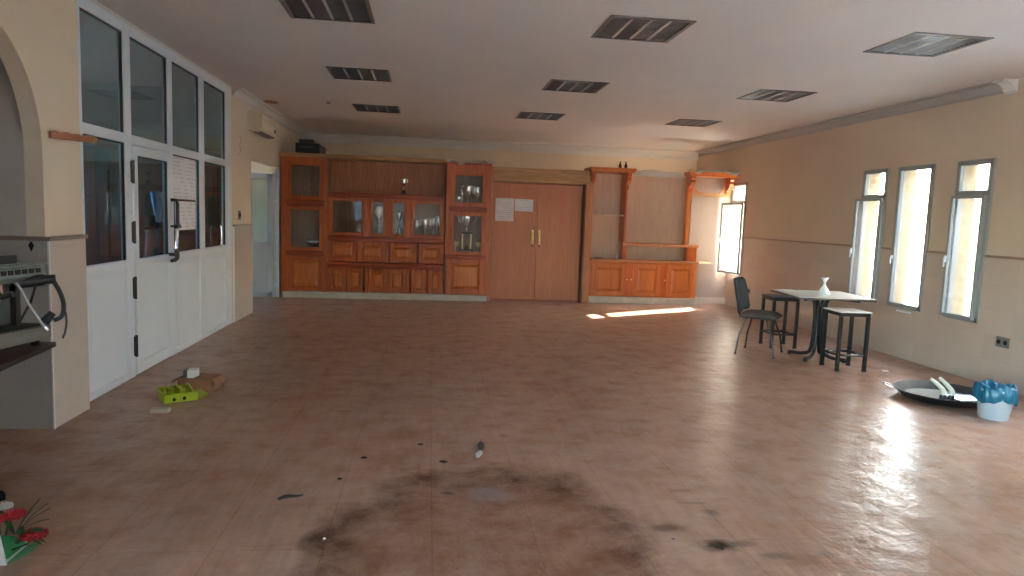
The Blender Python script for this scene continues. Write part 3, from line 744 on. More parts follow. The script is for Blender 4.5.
# ------------------------------------------------------------------ double door
DY = 12.24
d = thing('door_3', (1.9, DY, 0), 'brown wooden double door between the cabinets', 'door', None, 'structure')
q = MB(); q.box(1.10, 1.905, DY, DY + .04, .03, 2.09); q.build('door_leaf', M_door, d, bevel=.003)
q = MB(); q.box(1.911, 2.715, DY, DY + .04, .03, 2.09); q.build('door_leaf', M_door, d, bevel=.003)
q = MB(); q.box(2.715, 2.735, DY - .2, DY + .36, 0, 2.10); q.build('door_jamb', mat('shaded_jamb', (.10, .045, .025), .5), d)  # jamb side coloured dark to stand for its shadow
q = MB(); q.box(2.735, 2.86, DY - .14, DY + .36, 0, 2.12); q.build('casing', M_panelc, d, bevel=.004)
q = MB(); q.box(1.095, 2.72, DY - .002, DY + .05, 0, .03); q.build('threshold', M_pineh, d)
q = MB(); q.box(1.095, 2.86, DY - .10, DY + .36, 2.10, 2.165); q.box(1.095, 2.86, DY - .07, DY + .36, 2.165, 2.28); q.box(1.08, 2.80, DY - .13, DY + .36, 2.28, 2.345); q.build('lintel', M_beam, d, bevel=.008)
for kx in (1.835, 1.958):
    q = MB(); z0 = 1.03 if kx < 1.9 else 1.0
    q.box(kx - .022, kx + .022, DY - .006, DY, 1.02, 1.27); e = q.build('handle_plate', M_brass, d, bevel=.003)
    q = MB(); q.tube([(kx, DY - .005, 1.25), (kx, DY - .055, 1.24), (kx - .008, DY - .062, 1.14), (kx - .004, DY - .05, 1.05), (kx, DY - .005, 1.035)], .014, sub=2); q.build('handle', M_brass, e, smooth=True)
    q = MB(); q.cyl((kx + .0, DY - .01, .985), (kx, DY, .985), .014); q.build('keyhole', M_dark, e)
paper('door_notice', (1.16, 1.485, DY - .004, DY - .001, 1.412, 1.812), 'tall white sheet pinned to double door, left one', (1.32, DY, 1.6))
paper('door_notice', (1.50, 1.83, DY - .004, DY - .001, 1.594, 1.808), 'short wide white sheet pinned to double door, right one', (1.66, DY, 1.7))

# ------------------------------------------------------------------ right-hand open shelving
QY = 12.18
def corbel(q, x0, x1, yf, yb, zt, h, d_):
    P = [(yb, zt), (yb - d_, zt), (yb - d_, zt - .045), (yb - d_ * .86, zt - .08), (yb - d_ * .92, zt - .12), (yb - d_ * .70, zt - h * .62), (yb - d_ * .38, zt - h * .72), (yb - d_ * .30, zt - h), (yb, zt - h)]
    q.prism(P, 'x', x0, x1)
t = thing('open_bookcase', (3.2, QY, 0), 'narrow open bookcase with carved brackets right of double door', 'bookcase')
q = MB(); q.box(2.865, 2.895, QY + .03, 12.62, .0, 2.34); q.build('side_panel', M_pine, t)
q = MB(); q.box(3.515, 3.545, QY + .08, 12.62, 1.102, 2.34); q.build('side_panel', M_pine, t)
q = MB(); corbel(q, 2.83, 2.90, 0, QY + .14, 2.345, .30, .24); q.build('bracket', M_pine, t, bevel=.004)
q = MB(); corbel(q, 3.50, 3.57, 0, QY + .20, 2.345, .30, .24); q.build('bracket', M_pine, t, bevel=.004)
q = MB(); q.box(2.80, 3.63, QY - .11, 12.62, 2.375, 2.42); q.box(2.82, 3.61, QY - .08, 12.62, 2.34, 2.376); q.build('crown', M_pinel, t, bevel=.008)
bx('shelf', M_panel, t, 2.895, 3.515, QY + .16, 12.62, 1.575, 1.60, bevel=.003)
bx('back_panel', M_panel, t, 2.895, 3.515, 12.60, 12.62, .82, 2.34)

t = thing('low_cupboard', (3.9, QY, 0), 'low honey pine three-door cupboard on pale plinth', 'cupboard')
q = MB(); q.box(2.899, 4.90, QY + .024, 12.38, .12, .755); q.build('body', M_pinel, t)
bx('plinth', M_plinth, t, 2.90, 4.95, QY + .015, 12.38, 0, .118, bevel=.004)
q = MB(); q.prism([(2.897, QY - .03), (4.92, QY - .03), (5.20, QY + .12), (5.20, 12.39), (2.897, 12.39)], 'z', .757, .80); q.build('worktop', M_panelc, t, bevel=.006)
for a, b, k in ((2.925, 3.56, 3.585), (3.70, 4.22, 3.66), (4.335, 4.86, 4.29)):
    frame_door(t, a, b, .135, .735, QY, .085, 'panel', None, m=M_pinel, pm=M_pinel)
    q = MB(); q.cyl((k, QY + .024, .44), (k, QY - .02, .44), .008); q.cyl((k, QY - .015, .44), (k, QY - .03, .44), .016, .012, n=14); q.build('knob', M_brass, t, smooth=True)
bx('stile', M_pine, t, 3.56, 3.70, QY + .008, QY + .026, .135, .74); bx('stile', M_pine, t, 4.22, 4.335, QY + .008, QY + .026, .135, .74)

t = thing('counter_shelf', (4.18, QY + .2, .80), 'long low wooden shelf box standing on the cupboard top', 'shelf')
q = MB(); q.box(3.48, 4.92, QY + .02, 12.39, 1.045, 1.10); q.build('top_board', M_panelc, t, bevel=.006)
bx('side_board', M_pine, t, 3.49, 3.565, QY + .03, 12.39, .80, 1.045)
bx('side_board', M_pine, t, 4.70, 4.88, QY + .03, 12.39, .80, 1.045)

t = thing('arched_alcove', (5.1, QY, .80), 'wooden arched canopy with brackets beside the far window', 'alcove')
q = MB(); q.box(4.67, 4.74, QY + .10, 12.40, 1.10, 2.34); q.build('side_post', M_pinel, t, bevel=.004)
q = MB(); corbel(q, 4.665, 4.745, 0, QY + .16, 2.345, .30, .24); q.build('bracket', M_pine, t, bevel=.004)
q = MB(); corbel(q, 5.40, 5.475, 0, QY + .16, 2.345, .34, .22); q.build('bracket', M_pine, t, bevel=.004)
q = MB(); q.box(4.62, 5.55, QY - .10, 12.40, 2.375, 2.415); q.box(4.64, 5.53, QY - .07, 12.40, 2.34, 2.376); q.build('crown', M_pinel, t, bevel=.008)
P = [(4.745, 2.34), (4.745, 2.02), (5.40, 2.02), (5.40, 2.34), (5.34, 2.34), (5.34, 2.14)]
P = [(4.745, 2.34), (4.745, 2.02), (5.40, 2.02), (5.40, 2.34)]
hole = []
q = MB()
q.box(4.745, 5.47, QY + .10, QY + .125, 1.985, 2.06)
q.build('lower_rail', M_beam, t, bevel=.004)
# canopy fascia with a rounded lower corner cut-out
q = MB()
arc = [(4.745, 2.34), (4.745, 2.06)] + [(4.745 + .05 + .0 * k, 2.06) for k in (1,)]
pts_o = [(4.745, 2.34), (4.745, 2.06), (4.80, 2.06)]
for k in range(9):
    a_ = PI + PI / 2 * k / 8; pts_o.append((4.90 + .12 * math.cos(a_), 2.20 + .12 * math.sin(a_)))
for k in range(9):
    a_ = 1.5 * PI + PI / 2 * k / 8; pts_o.append((5.24 + .12 * math.cos(a_), 2.20 + .12 * math.sin(a_)))
q.prism([(4.745, 2.06), (4.80, 2.06), (4.80, 2.34), (4.745, 2.34)], 'y', QY + .10, QY + .12)
q.prism([(5.34, 2.06), (5.40, 2.06), (5.40, 2.34), (5.34, 2.34)], 'y', QY + .10, QY + .12)
for sx, cx in ((-1, 4.80), (1, 5.34)):
    tri = [(cx, 2.06)] + [(cx - sx * (.12 - .12 * math.sin(PI / 2 * k / 8)), 2.06 + (.12 - .12 * math.cos(PI / 2 * k / 8))) for k in range(9)]
    q.prism(tri, 'y', QY + .10, QY + .12)
q.build('fascia', M_panelc, t)

# loose plastic film on tops
def film(name, x0, x1, y0, y1, z, label, seed, drop=.05):
    rnd = random.Random(seed); ph = [rnd.uniform(0, 6) for _ in range(8)]
    q = MB()
    def fz(u_, v_):
        x = x0 + (x1 - x0) * u_; y = y0 + (y1 - y0) * v_
        h = .010 * math.sin(9 * u_ + ph[0]) + .008 * math.sin(23 * u_ + ph[1] + 4 * v_) + .006 * math.sin(31 * u_ * (1 + v_) + ph[2])
        edge = max(0, .12 - v_) / .12
        return (x, y - edge * .012 * math.sin(17 * u_ + ph[3]), z + .024 + h - edge * drop * (.6 + .5 * math.sin(13 * u_ + ph[4]) * math.sin(5 * u_)))
    q.grid(fz, 60, 14)
    o = q.build(name, mat(name + '_white', (.66, .63, .58), .45), None, loc=((x0 + x1) / 2, (y0 + y1) / 2, z), smooth=True, ang=80)
    sd = o.modifiers.new('solid', 'SOLIDIFY'); sd.thickness = .003
    return tag(o, label, 'plastic sheet')
film('plastic_sheet', .24, 1.10, FY - .11, 12.3, 2.385, 'crumpled white plastic on top of the trophy cabinet', 3, .045)
q = MB(); q.box(3.63, 4.65, QY + .36, 12.70, 2.325, 2.395); struct(q.build('trim_18', M_cornice, bevel=.004), 'white capping strip over the beige panelling', 'capping')
film('plastic_sheet', 3.66, 4.62, QY + .33, 12.6, 2.40, 'long white plastic strip over the beige panelling', 5, .065)
film('plastic_sheet', 4.64, 5.54, QY - .115, 12.35, 2.425, 'short white plastic strip lying on the arched alcove', 9, .06)

# ------------------------------------------------------------------ trophies
def cup(x, y, z, h, w, label, m=None, handles=True, base=.22, lid=False, group=None):
    m = m or M_silver
    t = thing('trophy', (x, y, z), label, 'trophy', group)
    bh = h * base; r = w / 2
    q = MB(); q.lathe([(r * .62, 0), (r * .62, bh * .45), (r * .50, bh * .5), (r * .46, bh)], (x, y, z), 20); q.build('base', M_marble, t, smooth=True)
    ch = h - bh; c = (x, y, z + bh)
    P = [(r * .40, 0), (r * .34, ch * .04), (r * .12, ch * .12), (r * .10, ch * .25), (r * .18, ch * .30), (r * .10, ch * .34), (r * .30, ch * .42), (r * .62, ch * .55), (r * .74, ch * .72), (r * .70, ch * .86), (r * .80, ch * (1 if not lid else .88))]
    if lid: P += [(r * .72, ch * .90), (r * .4, ch * .955), (r * .10, ch * .97), (r * .11, ch * .99), (r * .02, ch)]
    else: P += [(r * .74, ch), (r * .6, ch * .75), (r * .2, ch * .6)]
    q = MB(); q.lathe(P, c, 24); q.build('bowl', m, t, smooth=True)
    if handles:
        for s_ in (-1, 1):
            q = MB(); q.tube([(x + s_ * r * .66, y, c[2] + ch * .60), (x + s_ * r * .95, y, c[2] + ch * .62), (x + s_ * r * 1.08, y, c[2] + ch * .80), (x + s_ * r * .98, y, c[2] + ch * .98), (x + s_ * r * .74, y, c[2] + ch * .92)], r * .07, n=8, sub=2)
            q.build('handle', m, t, smooth=True)
    return t
TY = 12.22
zt = 1.80
cup(-.44, 12.12, zt, .27, .13, 'small silver cup standing alone on the middle cabinet', handles=True, base=.3)
zs = 1.041
cup(-.845, 12.11, zs, .58, .20, 'tall gold and silver lidded cup in narrow glass compartment', M_gold, True, .34, True)
t = cup(-.51, 12.11, zs, .48, .15, 'slim dark figure trophy in the second narrow compartment', mat('pewter', (.5, .48, .42), .25, 1), False, .4, True)
for x, y, h, w_, lb in ((-.215, 12.22, .34, .13, 'leftmost small silver cup behind the wide glass door'), (-.06, 12.11, .36, .18, 'broad bright silver cup in middle of the wide glass compartment'),
                        (.075, 12.27, .38, .14, 'slender silver cup right of the broad one, wide compartment'), (.175, 12.15, .42, .15, 'rightmost silver cup behind the wide glass door')):
    cup(x, y, zs, h, w_, lb, group='cups behind the wide glass door')
zs = 1.601
for x, y, h, w_, lb in ((.50, 12.05, .20, .13, 'low silver bowl cup at left on tall cabinet upper shelf'), (.66, 12.10, .40, .22, 'large two-handled silver cup, centre of upper shelf'),
                        (.57, 12.28, .34, .12, 'silver cup partly behind the large centre cup'), (.83, 12.10, .38, .13, 'slim silver cup at right on tall cabinet upper shelf')):
    cup(x, y, zs, h, w_, lb, group='cups on the tall cabinet upper shelf')
zs = .811
t = thing('trophy', (.66, 12.12, zs), 'very tall silver two-handled trophy on columns in tall cabinet', 'trophy')
q = MB(); q.box(.54, .78, 12.02, 12.22, zs, zs + .09); q.build('base', M_marble, t, bevel=.006)
q = MB(); q.lathe([(.04, .09), (.045, .10), (.03, .12), (.02, .14), (.03, .155), (.01, .165)], (.66, 12.06, zs), 16); q.build('figurine', M_silver, t, smooth=True)
for s_ in (-1, 1):
    q = MB(); q.cyl((.66 + s_ * .075, 12.12, zs + .09), (.66 + s_ * .075, 12.12, zs + .36), .014, n=14); q.build('column', M_gold, t, smooth=True)
q = MB(); q.box(.57, .75, 12.05, 12.19, zs + .36, zs + .385); q.build('platform', M_marble, t)
q = MB(); q.lathe([(.03, .385), (.05, .40), (.02, .43), (.015, .47), (.03, .49), (.05, .51), (.085, .56), (.095, .62), (.09, .68), (.105, .70), (.09, .70), (.07, .6)], (.66, 12.12, zs), 22); q.build('bowl', M_silver, t, smooth=True)
for s_ in (-1, 1):
    q = MB(); q.tube([(.66 + s_ * .07, 12.12, zs + .55), (.66 + s_ * .12, 12.12, zs + .54), (.66 + s_ * .155, 12.12, zs + .62), (.66 + s_ * .14, 12.12, zs + .70), (.66 + s_ * .11, 12.12, zs + .69)], .011, n=8, sub=2); q.build('handle', M_silver, t, smooth=True)
cup(.475, 12.06, zs, .22, .10, 'small gold cup left of the very tall trophy', M_gold)
cup(.865, 12.06, zs, .22, .10, 'small gold cup right of the very tall trophy', M_gold)
t = thing('silver_bowl', (-1.93, 12.18, .746), 'silver bowl with bright rim in the leftmost cabinet', 'bowl')
q = MB(); q.lathe([(.07, 0), (.06, .02), (.025, .04), (.03, .06), (.08, .09), (.12, .15), (.125, .19), (.115, .19), (.07, .1), (.01, .075)], (-1.93, 12.18, .746), 24); q.build('bowl', M_silver, t, smooth=True)
q = MB(); q.lathe([(.045, .19), (.125, .195), (.13, .205), (.125, .215), (.04, .23)], (-1.93, 12.18, .746), 24); q.build('lid', M_white, t, smooth=True)

# on tops
t = thing('stereo', (-2.05, 12.34, 2.42), 'black electronic box lying on top of left cabinet', 'stereo')
bx('case', M_black, t, -2.25, -1.86, 12.16, 12.5, 2.43, 2.60, bevel=.008)
bx('lid', mat('dark_grey_lid', (.06, .065, .065), .3), t, -2.20, -1.96, 12.18, 12.48, 2.60, 2.665, bevel=.01)
q = MB()
for k in range(5): q.box(-2.17 + k * .045, -2.145 + k * .045, 12.155, 12.16, 2.52, 2.545)
q.build('buttons', M_socket, t)
for x_ in (-2.2, -1.91): bx('foot', M_rubber, t, x_, x_ + .04, 12.2, 12.46, 2.42, 2.43)
bx('stereo_side', M_socket, t, -1.86, -1.80, 12.2, 12.48, 2.43, 2.56)
bpy.data.objects['stereo_side'].name = 'speaker'
q = MB(); q.lathe([(.025, 0), (.028, .015), (.015, .03), (.004, .033)], (-1.69, 12.0, 2.42), 12)
tag(q.build('light_bulb', M_white, None, loc=(-1.69, 12.0, 2.42), smooth=True), 'tiny white knob-like object on the left cabinet beam', 'knob')
for x_, lb in ((3.36, 'small dark bottle on the bookcase crown, left of two'), (3.465, 'small dark bottle on the bookcase crown, right of two')):
    t = thing('bottle', (x_, 12.2, 2.42), lb, 'bottle', 'bottles on the bookcase crown')
    q = MB(); q.lathe([(.022, 0), (.026, .01), (.026, .06), (.012, .085), (.011, .105)], (x_, 12.2, 2.42), 14); q.build('glass_body', mat('brown_glass', (.06, .025, .012), .15), t, smooth=True)
    q = MB(); q.lathe([(.013, .103), (.013, .122)], (x_, 12.2, 2.42), 12); q.build('cap', M_black, t, smooth=True)
q = MB(); q.lathe([(.03, 0), (.032, .01), (.022, .03), (.034, .09), (.036, .11), (.030, .11), (.02, .04)], (3.42, 12.30, .80), 16)
tag(q.build('drinking_glass', mat('grey_glass', (.5, .52, .54), .1), None, loc=(3.42, 12.30, .80), smooth=True), 'small glass beside the shelf box on the cupboard', 'glass')
q = MB(); q.box(3.0, 3.12, 12.22, 12.3, .80, .815); tag(q.build('small_tray', M_black, None, loc=(3.06, 12.26, .80), bevel=.004), 'flat black scrap lying on the cupboard top', 'scrap')
q = MB(); q.box(3.03, 3.07, 12.40, 12.44, 1.60, 1.65); tag(q.build('small_box', M_plinth, None, loc=(3.05, 12.42, 1.60), bevel=.004), 'tiny pale box on the narrow bookcase shelf', 'box')

# ------------------------------------------------------------------ table with tubular pedestal
def pedestal_table(loc, rz, w, d_, h, label, mtop, medge, name='table'):
    t = thing(name, loc, label, 'table', rotz=rz)
    q = MB(); q.box(-w / 2, w / 2, -d_ / 2, d_ / 2, h - .006, h); q.build('table_top', mtop, t, local=True, bevel=.002)
    q = MB(); q.box(-w / 2, w / 2, -d_ / 2, d_ / 2, h - .026, h - .006); q.build('top_edge', medge, t, local=True, bevel=.003)
    for sx in (-1, 1):
        for sy in (-1, 1):
            q = MB(); o = .035
            q.tube([(sx * w * .36, sy * d_ * .36, h - .035), (sx * w * .12, sy * d_ * .12, h - .035), (sx * o, sy * o, h - .07), (sx * o, sy * o, .09), (sx * w * .12, sy * d_ * .12, .03), (sx * w * .27, sy * d_ * .27, .026)], .021, n=12, sub=2)
            q.build('leg', M_blackm, t, local=True, smooth=True)
            q = MB(); q.cyl((sx * w * .26, sy * d_ * .26, .0), (sx * w * .26, sy * d_ * .26, .03), .024, n=12); q.build('foot_glide', M_rubber, t, local=True)
    bx('centre_plate', M_blackm, t, -.06, .06, -.06, .06, h - .05, h - .026, local=True)
    return t
M_ttop = noisy('white_laminate', (.74, .73, .68), (.80, .79, .75), 8, .35)
TB = pedestal_table((4.47, 7.40, 0), -.12, .84, .84, .745, 'square white-topped table with black tube pedestal by the windows', M_ttop, mat('table_edge', (.10, .09, .08), .5))
t = thing('white_vase', (4.49, 7.38, .745), 'white flared glass vase standing on the white table', 'vase')
M_vase = mat('white_glass', (.88, .90, .90), .12)
q = MB(); q.lathe([(.055, 0), (.062, .008), (.060, .02), (.048, .055), (.028, .085), (.014, .105), (.012, .135), (.020, .155), (.040, .185), (.037, .185), (.010, .14)], (4.49, 7.38, .745), 26)
q.build('body', M_vase, t, smooth=True)
q = MB(); q.lathe([(.037, .185), (.042, .187), (.042, .191), (.036, .191)], (4.49, 7.38, .745), 26); q.build('rim', M_vase, t, smooth=True)
q = MB(); vs = q.box(4.13, 4.34, 7.66, 7.80, .745, .752); bmesh.ops.rotate(q.bm, verts=vs, cent=(4.22, 7.7, 0), matrix=Matrix.Rotation(.2, 3, 'Z'))
tag(q.build('paper_pad', M_white, None, loc=(4.23, 7.73, .745)), 'white sheets lying on the far corner of the white table', 'paper')

def stool(loc, rz, label, top):
    t = thing('stool', loc, label, 'stool', 'black metal stools at the table', rotz=rz)
    H = .635; a = .15
    q = MB(); q.box(-.175, .175, -.175, .175, H - .012, H); q.build('seat', top, t, local=True, bevel=.004)
    q = MB(); q.box(-.165, .165, -.165, .165, H - .05, H - .012); q.build('seat_frame', M_blackm, t, local=True, bevel=.003)
    for sx in (-1, 1):
        for sy in (-1, 1):
            q = MB(); q.box(sx * a - .017, sx * a + .017, sy * a - .017, sy * a + .017, .012, H - .05); l_ = q.build('leg', M_blackm, t, local=True, bevel=.003)
            q = MB(); q.box(sx * a - .019, sx * a + .019, sy * a - .019, sy * a + .019, 0, .014); q.build('foot_cap', M_rubber, l_, local=True)
    q = MB()
    for s_ in (-1, 1):
        q.tube([(-a, s_ * a, .17), (0, s_ * (a - .0), .165), (a, s_ * a, .17)], .010, n=8); q.tube([(s_ * a, -a, .17), (s_ * a, 0, .165), (s_ * a, a, .17)], .010, n=8)
    n_ = 28; q.tube([(.135 * math.cos(2 * PI * k / n_), .135 * math.sin(2 * PI * k / n_), .165) for k in range(n_ + 1)], .010, n=8)
    q.build('footrest', M_blackm, t, local=True, smooth=True)
    return t
stool((4.467, 6.875, 0), -.04, 'black metal stool with pale seat in front of the table', M_ttop)
stool((4.385, 8.14, 0), -.04, 'black stool with blue edged seat behind the office chair', mat('blue_black_seat', (.02, .045, .09), .4))
bpy.context.view_layer.update()

# office visitor chair
rz = math.radians(-38)
t = thing('office_chair', (3.90, 7.66, 0), 'black upholstered visitor chair with thin tube legs', 'chair', rotz=rz)
M_fab = noisy('black_fabric', (.025, .030, .036), (.045, .052, .060), 90, .85)
M_seat = noisy('grey_brown_fabric', (.055, .047, .043), (.085, .073, .066), 90, .9)
def pad(q, cx, cz_, hw, hh, th, nx=12, ny=12, bend=.0):
    pass
q = MB()
def seatf(u_, v_):
    x = (u_ - .5) * 2; y = (v_ - .5) * 2
    k = (1 - abs(x) ** 5) ** .5 * (1 - abs(y) ** 5) ** .5 if abs(x) < 1 and abs(y) < 1 else 0
    return (x * .205, y * .225 * (1 - .06 * x), .455 + .045 * k - .018 * max(0, x - .6))
q.grid(seatf, 16, 16); s_ = q.build('seat', M_seat, t, local=True, smooth=True, ang=80)
sd = s_.modifiers.new('solid', 'SOLIDIFY'); sd.thickness = .02; sd.offset = -1
q = MB(); q.box(-.20, .195, -.215, .215, .425, .455); q.build('seat_pan', M_black, t, local=True, bevel=.012)
q = MB()
def backf(u_, v_):
    y = (u_ - .5) * 2; z = (v_ - .5) * 2
    w_ = .215 * (1 - .14 * max(0, z) ** 3) * (1 - .22 * max(0, abs(z) - .75) / .25 * max(0, abs(z) - .75) / .25)
    return (-.235 - .035 * (1 - y * y) * 0 + .05 * y * y - .085 * (z + 1) / 2, y * w_, .685 + z * .19)
q.grid(backf, 16, 16); b_ = q.build('backrest', M_fab, t, local=True, smooth=True, ang=80)
sd = b_.modifiers.new('solid', 'SOLIDIFY'); sd.thickness = .045; sd.offset = 0
bv = b_.modifiers.new('bevel', 'BEVEL'); bv.width = .014; bv.segments = 3
q = MB(); q.tube([(-.02, 0, .43), (-.21, 0, .425), (-.265, 0, .46), (-.272, 0, .64)], .016, n=8, sub=2); q.build('back_bracket', M_black, t, local=True, smooth=True)
for sx, fx in ((-1, -.20), (1, .215)):
    for sy in (-1, 1):
        q = MB(); q.tube([(sx * .10, sy * .195, .43), (fx * .86, sy * .235, .20), (fx, sy * .25, .006)] if sx > 0 else [(sx * .13, sy * .195, .43), (fx * .95, sy * .225, .20), (fx * 1.05, sy * .25, .006)], .0105, n=10, sub=0); l_ = q.build('leg', M_blackm, t, local=True, smooth=True)
        e = (fx if sx > 0 else fx * 1.05, sy * .25); q = MB(); q.cyl((e[0], e[1], 0), (e[0], e[1], .02), .014, n=10); q.build('foot_cap', M_rubber, l_, local=True)

# ------------------------------------------------------------------ pan, tubes, bucket
PX, PY = 4.62, 5.60
t = thing('paella_pan', (PX, PY, 0), 'huge black paella pan on the floor by the bucket', 'pan')
q = MB(); q.lathe([(.02, .012), (.30, .012), (.330, .02), (.388, .075), (.400, .078), (.400, .084), (.384, .082), (.325, .030), (.30, .022), (.02, .022)], (PX, PY, 0), 48, cap=False)
q.build('bowl', noisy('blackened_steel', (.010, .011, .010), (.032, .032, .030), 9, .45, .3), t, smooth=True)
q = MB(); q.lathe([(.005, 0), (.27, 0), (.31, .013), (.02, .013)], (PX, PY, 0), 40); q.build('underside', M_blackm, t, smooth=True)
def handle(a):
    q = MB(); c_, s_ = math.cos(a), math.sin(a); p = lambda r_, w_, z: (PX + c_ * r_ - s_ * w_, PY + s_ * r_ + c_ * w_, z)
    q.tube([p(.405, -.06, .07), p(.45, -.06, .085), p(.485, 0, .095), p(.45, .06, .085), p(.405, .06, .07)], .0075, n=8, sub=2); q.build('handle', M_chrome, t, smooth=True)
handle(2.6); handle(2.6 - PI)
q = MB(); q.lathe([(.005, .0225), (.285, .0225), (.30, .026), (.285, .028), (.005, .028)], (PX, PY, 0), 40)
o = tag(q.build('liquid', mat('milky_water', (.52, .55, .48), .12), None, loc=(PX, PY, .0225)), 'milky dried residue covering the paella pan bottom', 'residue', None, 'stuff')
M_bone = mat('ivory', (.62, .60, .50), .4)
for (dx, dy), lb, bh in (((-.115, -.15), 'pale bent tube standing in the pan, left of two', .185), ((-.045, -.165), 'pale bent tube standing in the pan, right of two', .20)):
    x, y = PX + dx, PY + dy
    t = thing('bent_tube', (x, y, .028), lb, 'tube', 'pale tubes in the pan')
    q = MB(); q.tube([(x, y, .07), (x + .015, y + .01, .115), (x - .02, y + .03, .16), (x - .085, y + .06, .028 + bh)], [.021, .021, .018, .012], n=12, sub=2); q.build('tube', M_bone, t, smooth=True)
    q = MB(); q.cyl((x - .004, y - .002, .028), (x, y, .082), .027, .025, n=14); q.build('collar', M_black, t, smooth=True)
t = thing('grill_rack', (PX + .14, PY - .12, .028), 'dark metal rack lying in the pan beside the tubes', 'rack')
q = MB()
for k in range(7): q.tube([(PX - .0 + .0 * k, PY - .21 + k * .03, .05), (PX + .26, PY - .21 + k * .03, .05)], .005, n=6)
for x_ in (PX - .0, PX + .115, PX + .26): q.tube([(x_, PY - .22, .041), (x_, PY - .02, .041)], .006, n=6)
q.build('bars', M_chrome, t)
q = MB()
for x_ in (PX + .01, PX + .25):
    for y_ in (PY - .21, PY - .03): q.cyl((x_, y_, .028), (x_, y_, .042), .007, n=8)
q.build('feet', M_blackm, t)

BXc, BYc = 4.625, 5.03
t = thing('bucket', (BXc, BYc, 0), 'white plastic bucket lined with a blue bag', 'bucket')
m_ = mat('translucent_white_plastic', (.43, .49, .54), .35); m_.node_tree.nodes['Principled BSDF'].inputs['Subsurface Weight'].default_value = .15
q = MB(); q.lathe([(.005, 0), (.100, 0), (.104, .006), (.132, .20), (.134, .235), (.138, .235), (.138, .25), (.130, .25), (.126, .20), (.098, .012), (.005, .010)], (BXc, BYc, 0), 40, cap=False)
q.build('pail', m_, t, smooth=True)
q = MB(); rnd = random.Random(4); ph = [rnd.uniform(0, 6.28) for _ in range(8)]
def bag(u_, v_):
    a = 2 * PI * u_
    wob = .010 * math.sin(5 * a + ph[0]) + .007 * math.sin(11 * a + ph[1]) + .005 * math.sin(19 * a + ph[2] + 5 * v_)
    if v_ < .55:                      # outside skirt
        s_ = v_ / .55; r_ = .142 + .008 * math.sin(PI * s_) + wob * .8 * (1.0 - .3 * s_); z = .150 + .110 * s_ + .016 * math.sin(3 * a + ph[3]) * (1 - s_) + .006 * math.sin(9 * a + ph[4])
    elif v_ < .72:
        s_ = (v_ - .55) / .17; r_ = .143 - .03 * s_ + wob * .8; z = .262 + .018 * math.sin(PI * s_) + .010 * math.sin(4 * a + ph[5]) + .006 * math.sin(13 * a)
    else:
        s_ = (v_ - .72) / .28; r_ = max(.004, .118 * (1 - s_) ** .8 + wob * (1 - s_)); z = .262 - .06 * s_ + .018 * math.sin(3 * a + ph[6]) * (1 - s_)
    return (BXc + r_ * math.cos(a), BYc + r_ * math.sin(a), z)
q.grid(bag, 96, 24); q.build('bag_liner', noisy('blue_bag', (.003, .085, .155), (.008, .135, .225), 20, .35), t, smooth=True, ang=60)

# small things on the floor right
def scrap(name, pts, z, th, m, label, cat):
    q = MB(); q.prism(pts, 'z', z, z + th); c = (sum(p[0] for p in pts) / len(pts), sum(p[1] for p in pts) / len(pts), z)
    return tag(q.build(name, m, None, loc=c), label, cat)
scrap('glint_patch', [(4.84, 6.74), (4.90, 6.72), (4.93, 6.78), (4.87, 6.81)], 0, .004, M_white, 'white patch standing for a floor glint beside the front stool', 'floor glint')  # white patch laid on the floor to stand for a glint

# ------------------------------------------------------------------ items on left floor
t = thing('dish_rack', (-1.905, 5.53, 0), 'lime green plastic rack lying near the glazed partition', 'rack', rotz=.55)
t.scale = (.80, .80, .90)
M_lime = mat('lime_plastic', (.40, .50, .012), .38)
q = MB(); w_, d_ = .15, .15
q.box(-w_, w_, -d_, -d_ + .012, .0, .075); q.box(-w_, w_, d_ - .012, d_, .0, .085); q.box(-w_, -w_ + .012, -d_ + .012, d_ - .012, 0, .08); q.box(w_ - .012, w_, -d_ + .012, d_ - .012, 0, .06)
q.build('tray', M_lime, t, local=True, bevel=.008)
for k in range(5):
    x_ = -.11 + k * .055
    q = MB(); q.tube([(x_, -.145, .03), (x_ + .02 * (k % 3 - 1), -.10, .085 + .02 * (k % 2)), (x_ + .015, .0, .06 + .02 * (k % 3)), (x_ - .02 * (k % 2), .10, .11 - .02 * (k % 2)), (x_, .145, .05)], .010, n=8, sub=1); q.build('divider', M_lime, t, local=True, smooth=True)
q = MB(); vs = q.box(.155, .25, -.14, .10, 0, .014); bmesh.ops.rotate(q.bm, verts=vs, cent=(.155, 0, .01), matrix=Matrix.Rotation(-.30, 3, 'Y')); q.build('flap', M_lime, t, local=True, bevel=.004)
q = MB()
for x_ in (-.06, .03): q.cyl((x_, -.151, .03), (x_, -.147, .03), .016, n=12)
q.build('slot', M_dark, t, local=True)
t = thing('cardboard_box', (-1.835, 5.87, 0), 'open brown cardboard box lying behind the green rack', 'box', rotz=-.18)
M_card = noisy('cardboard', (.30, .155, .085), (.36, .19, .11), 12, .8)
q = MB(); a, b, h = .145, .095, .10
q.box(-a, a, -b, -b + .006, 0, h); q.box(-a, a, b - .006, b, 0, h); q.box(-a, a, -b, b, 0, .006); q.box(a - .006, a, -b, b, 0, h); q.box(-.02, a, -b, b, h - .006, h); q.build('walls', M_card, t, local=True)
q = MB(); vs = q.box(a, a + .055, -b, b, h - .006, h); bmesh.ops.rotate(q.bm, verts=vs, cent=(a, 0, h), matrix=Matrix.Rotation(1.1, 3, 'Y')); q.build('flap', M_card, t, local=True)
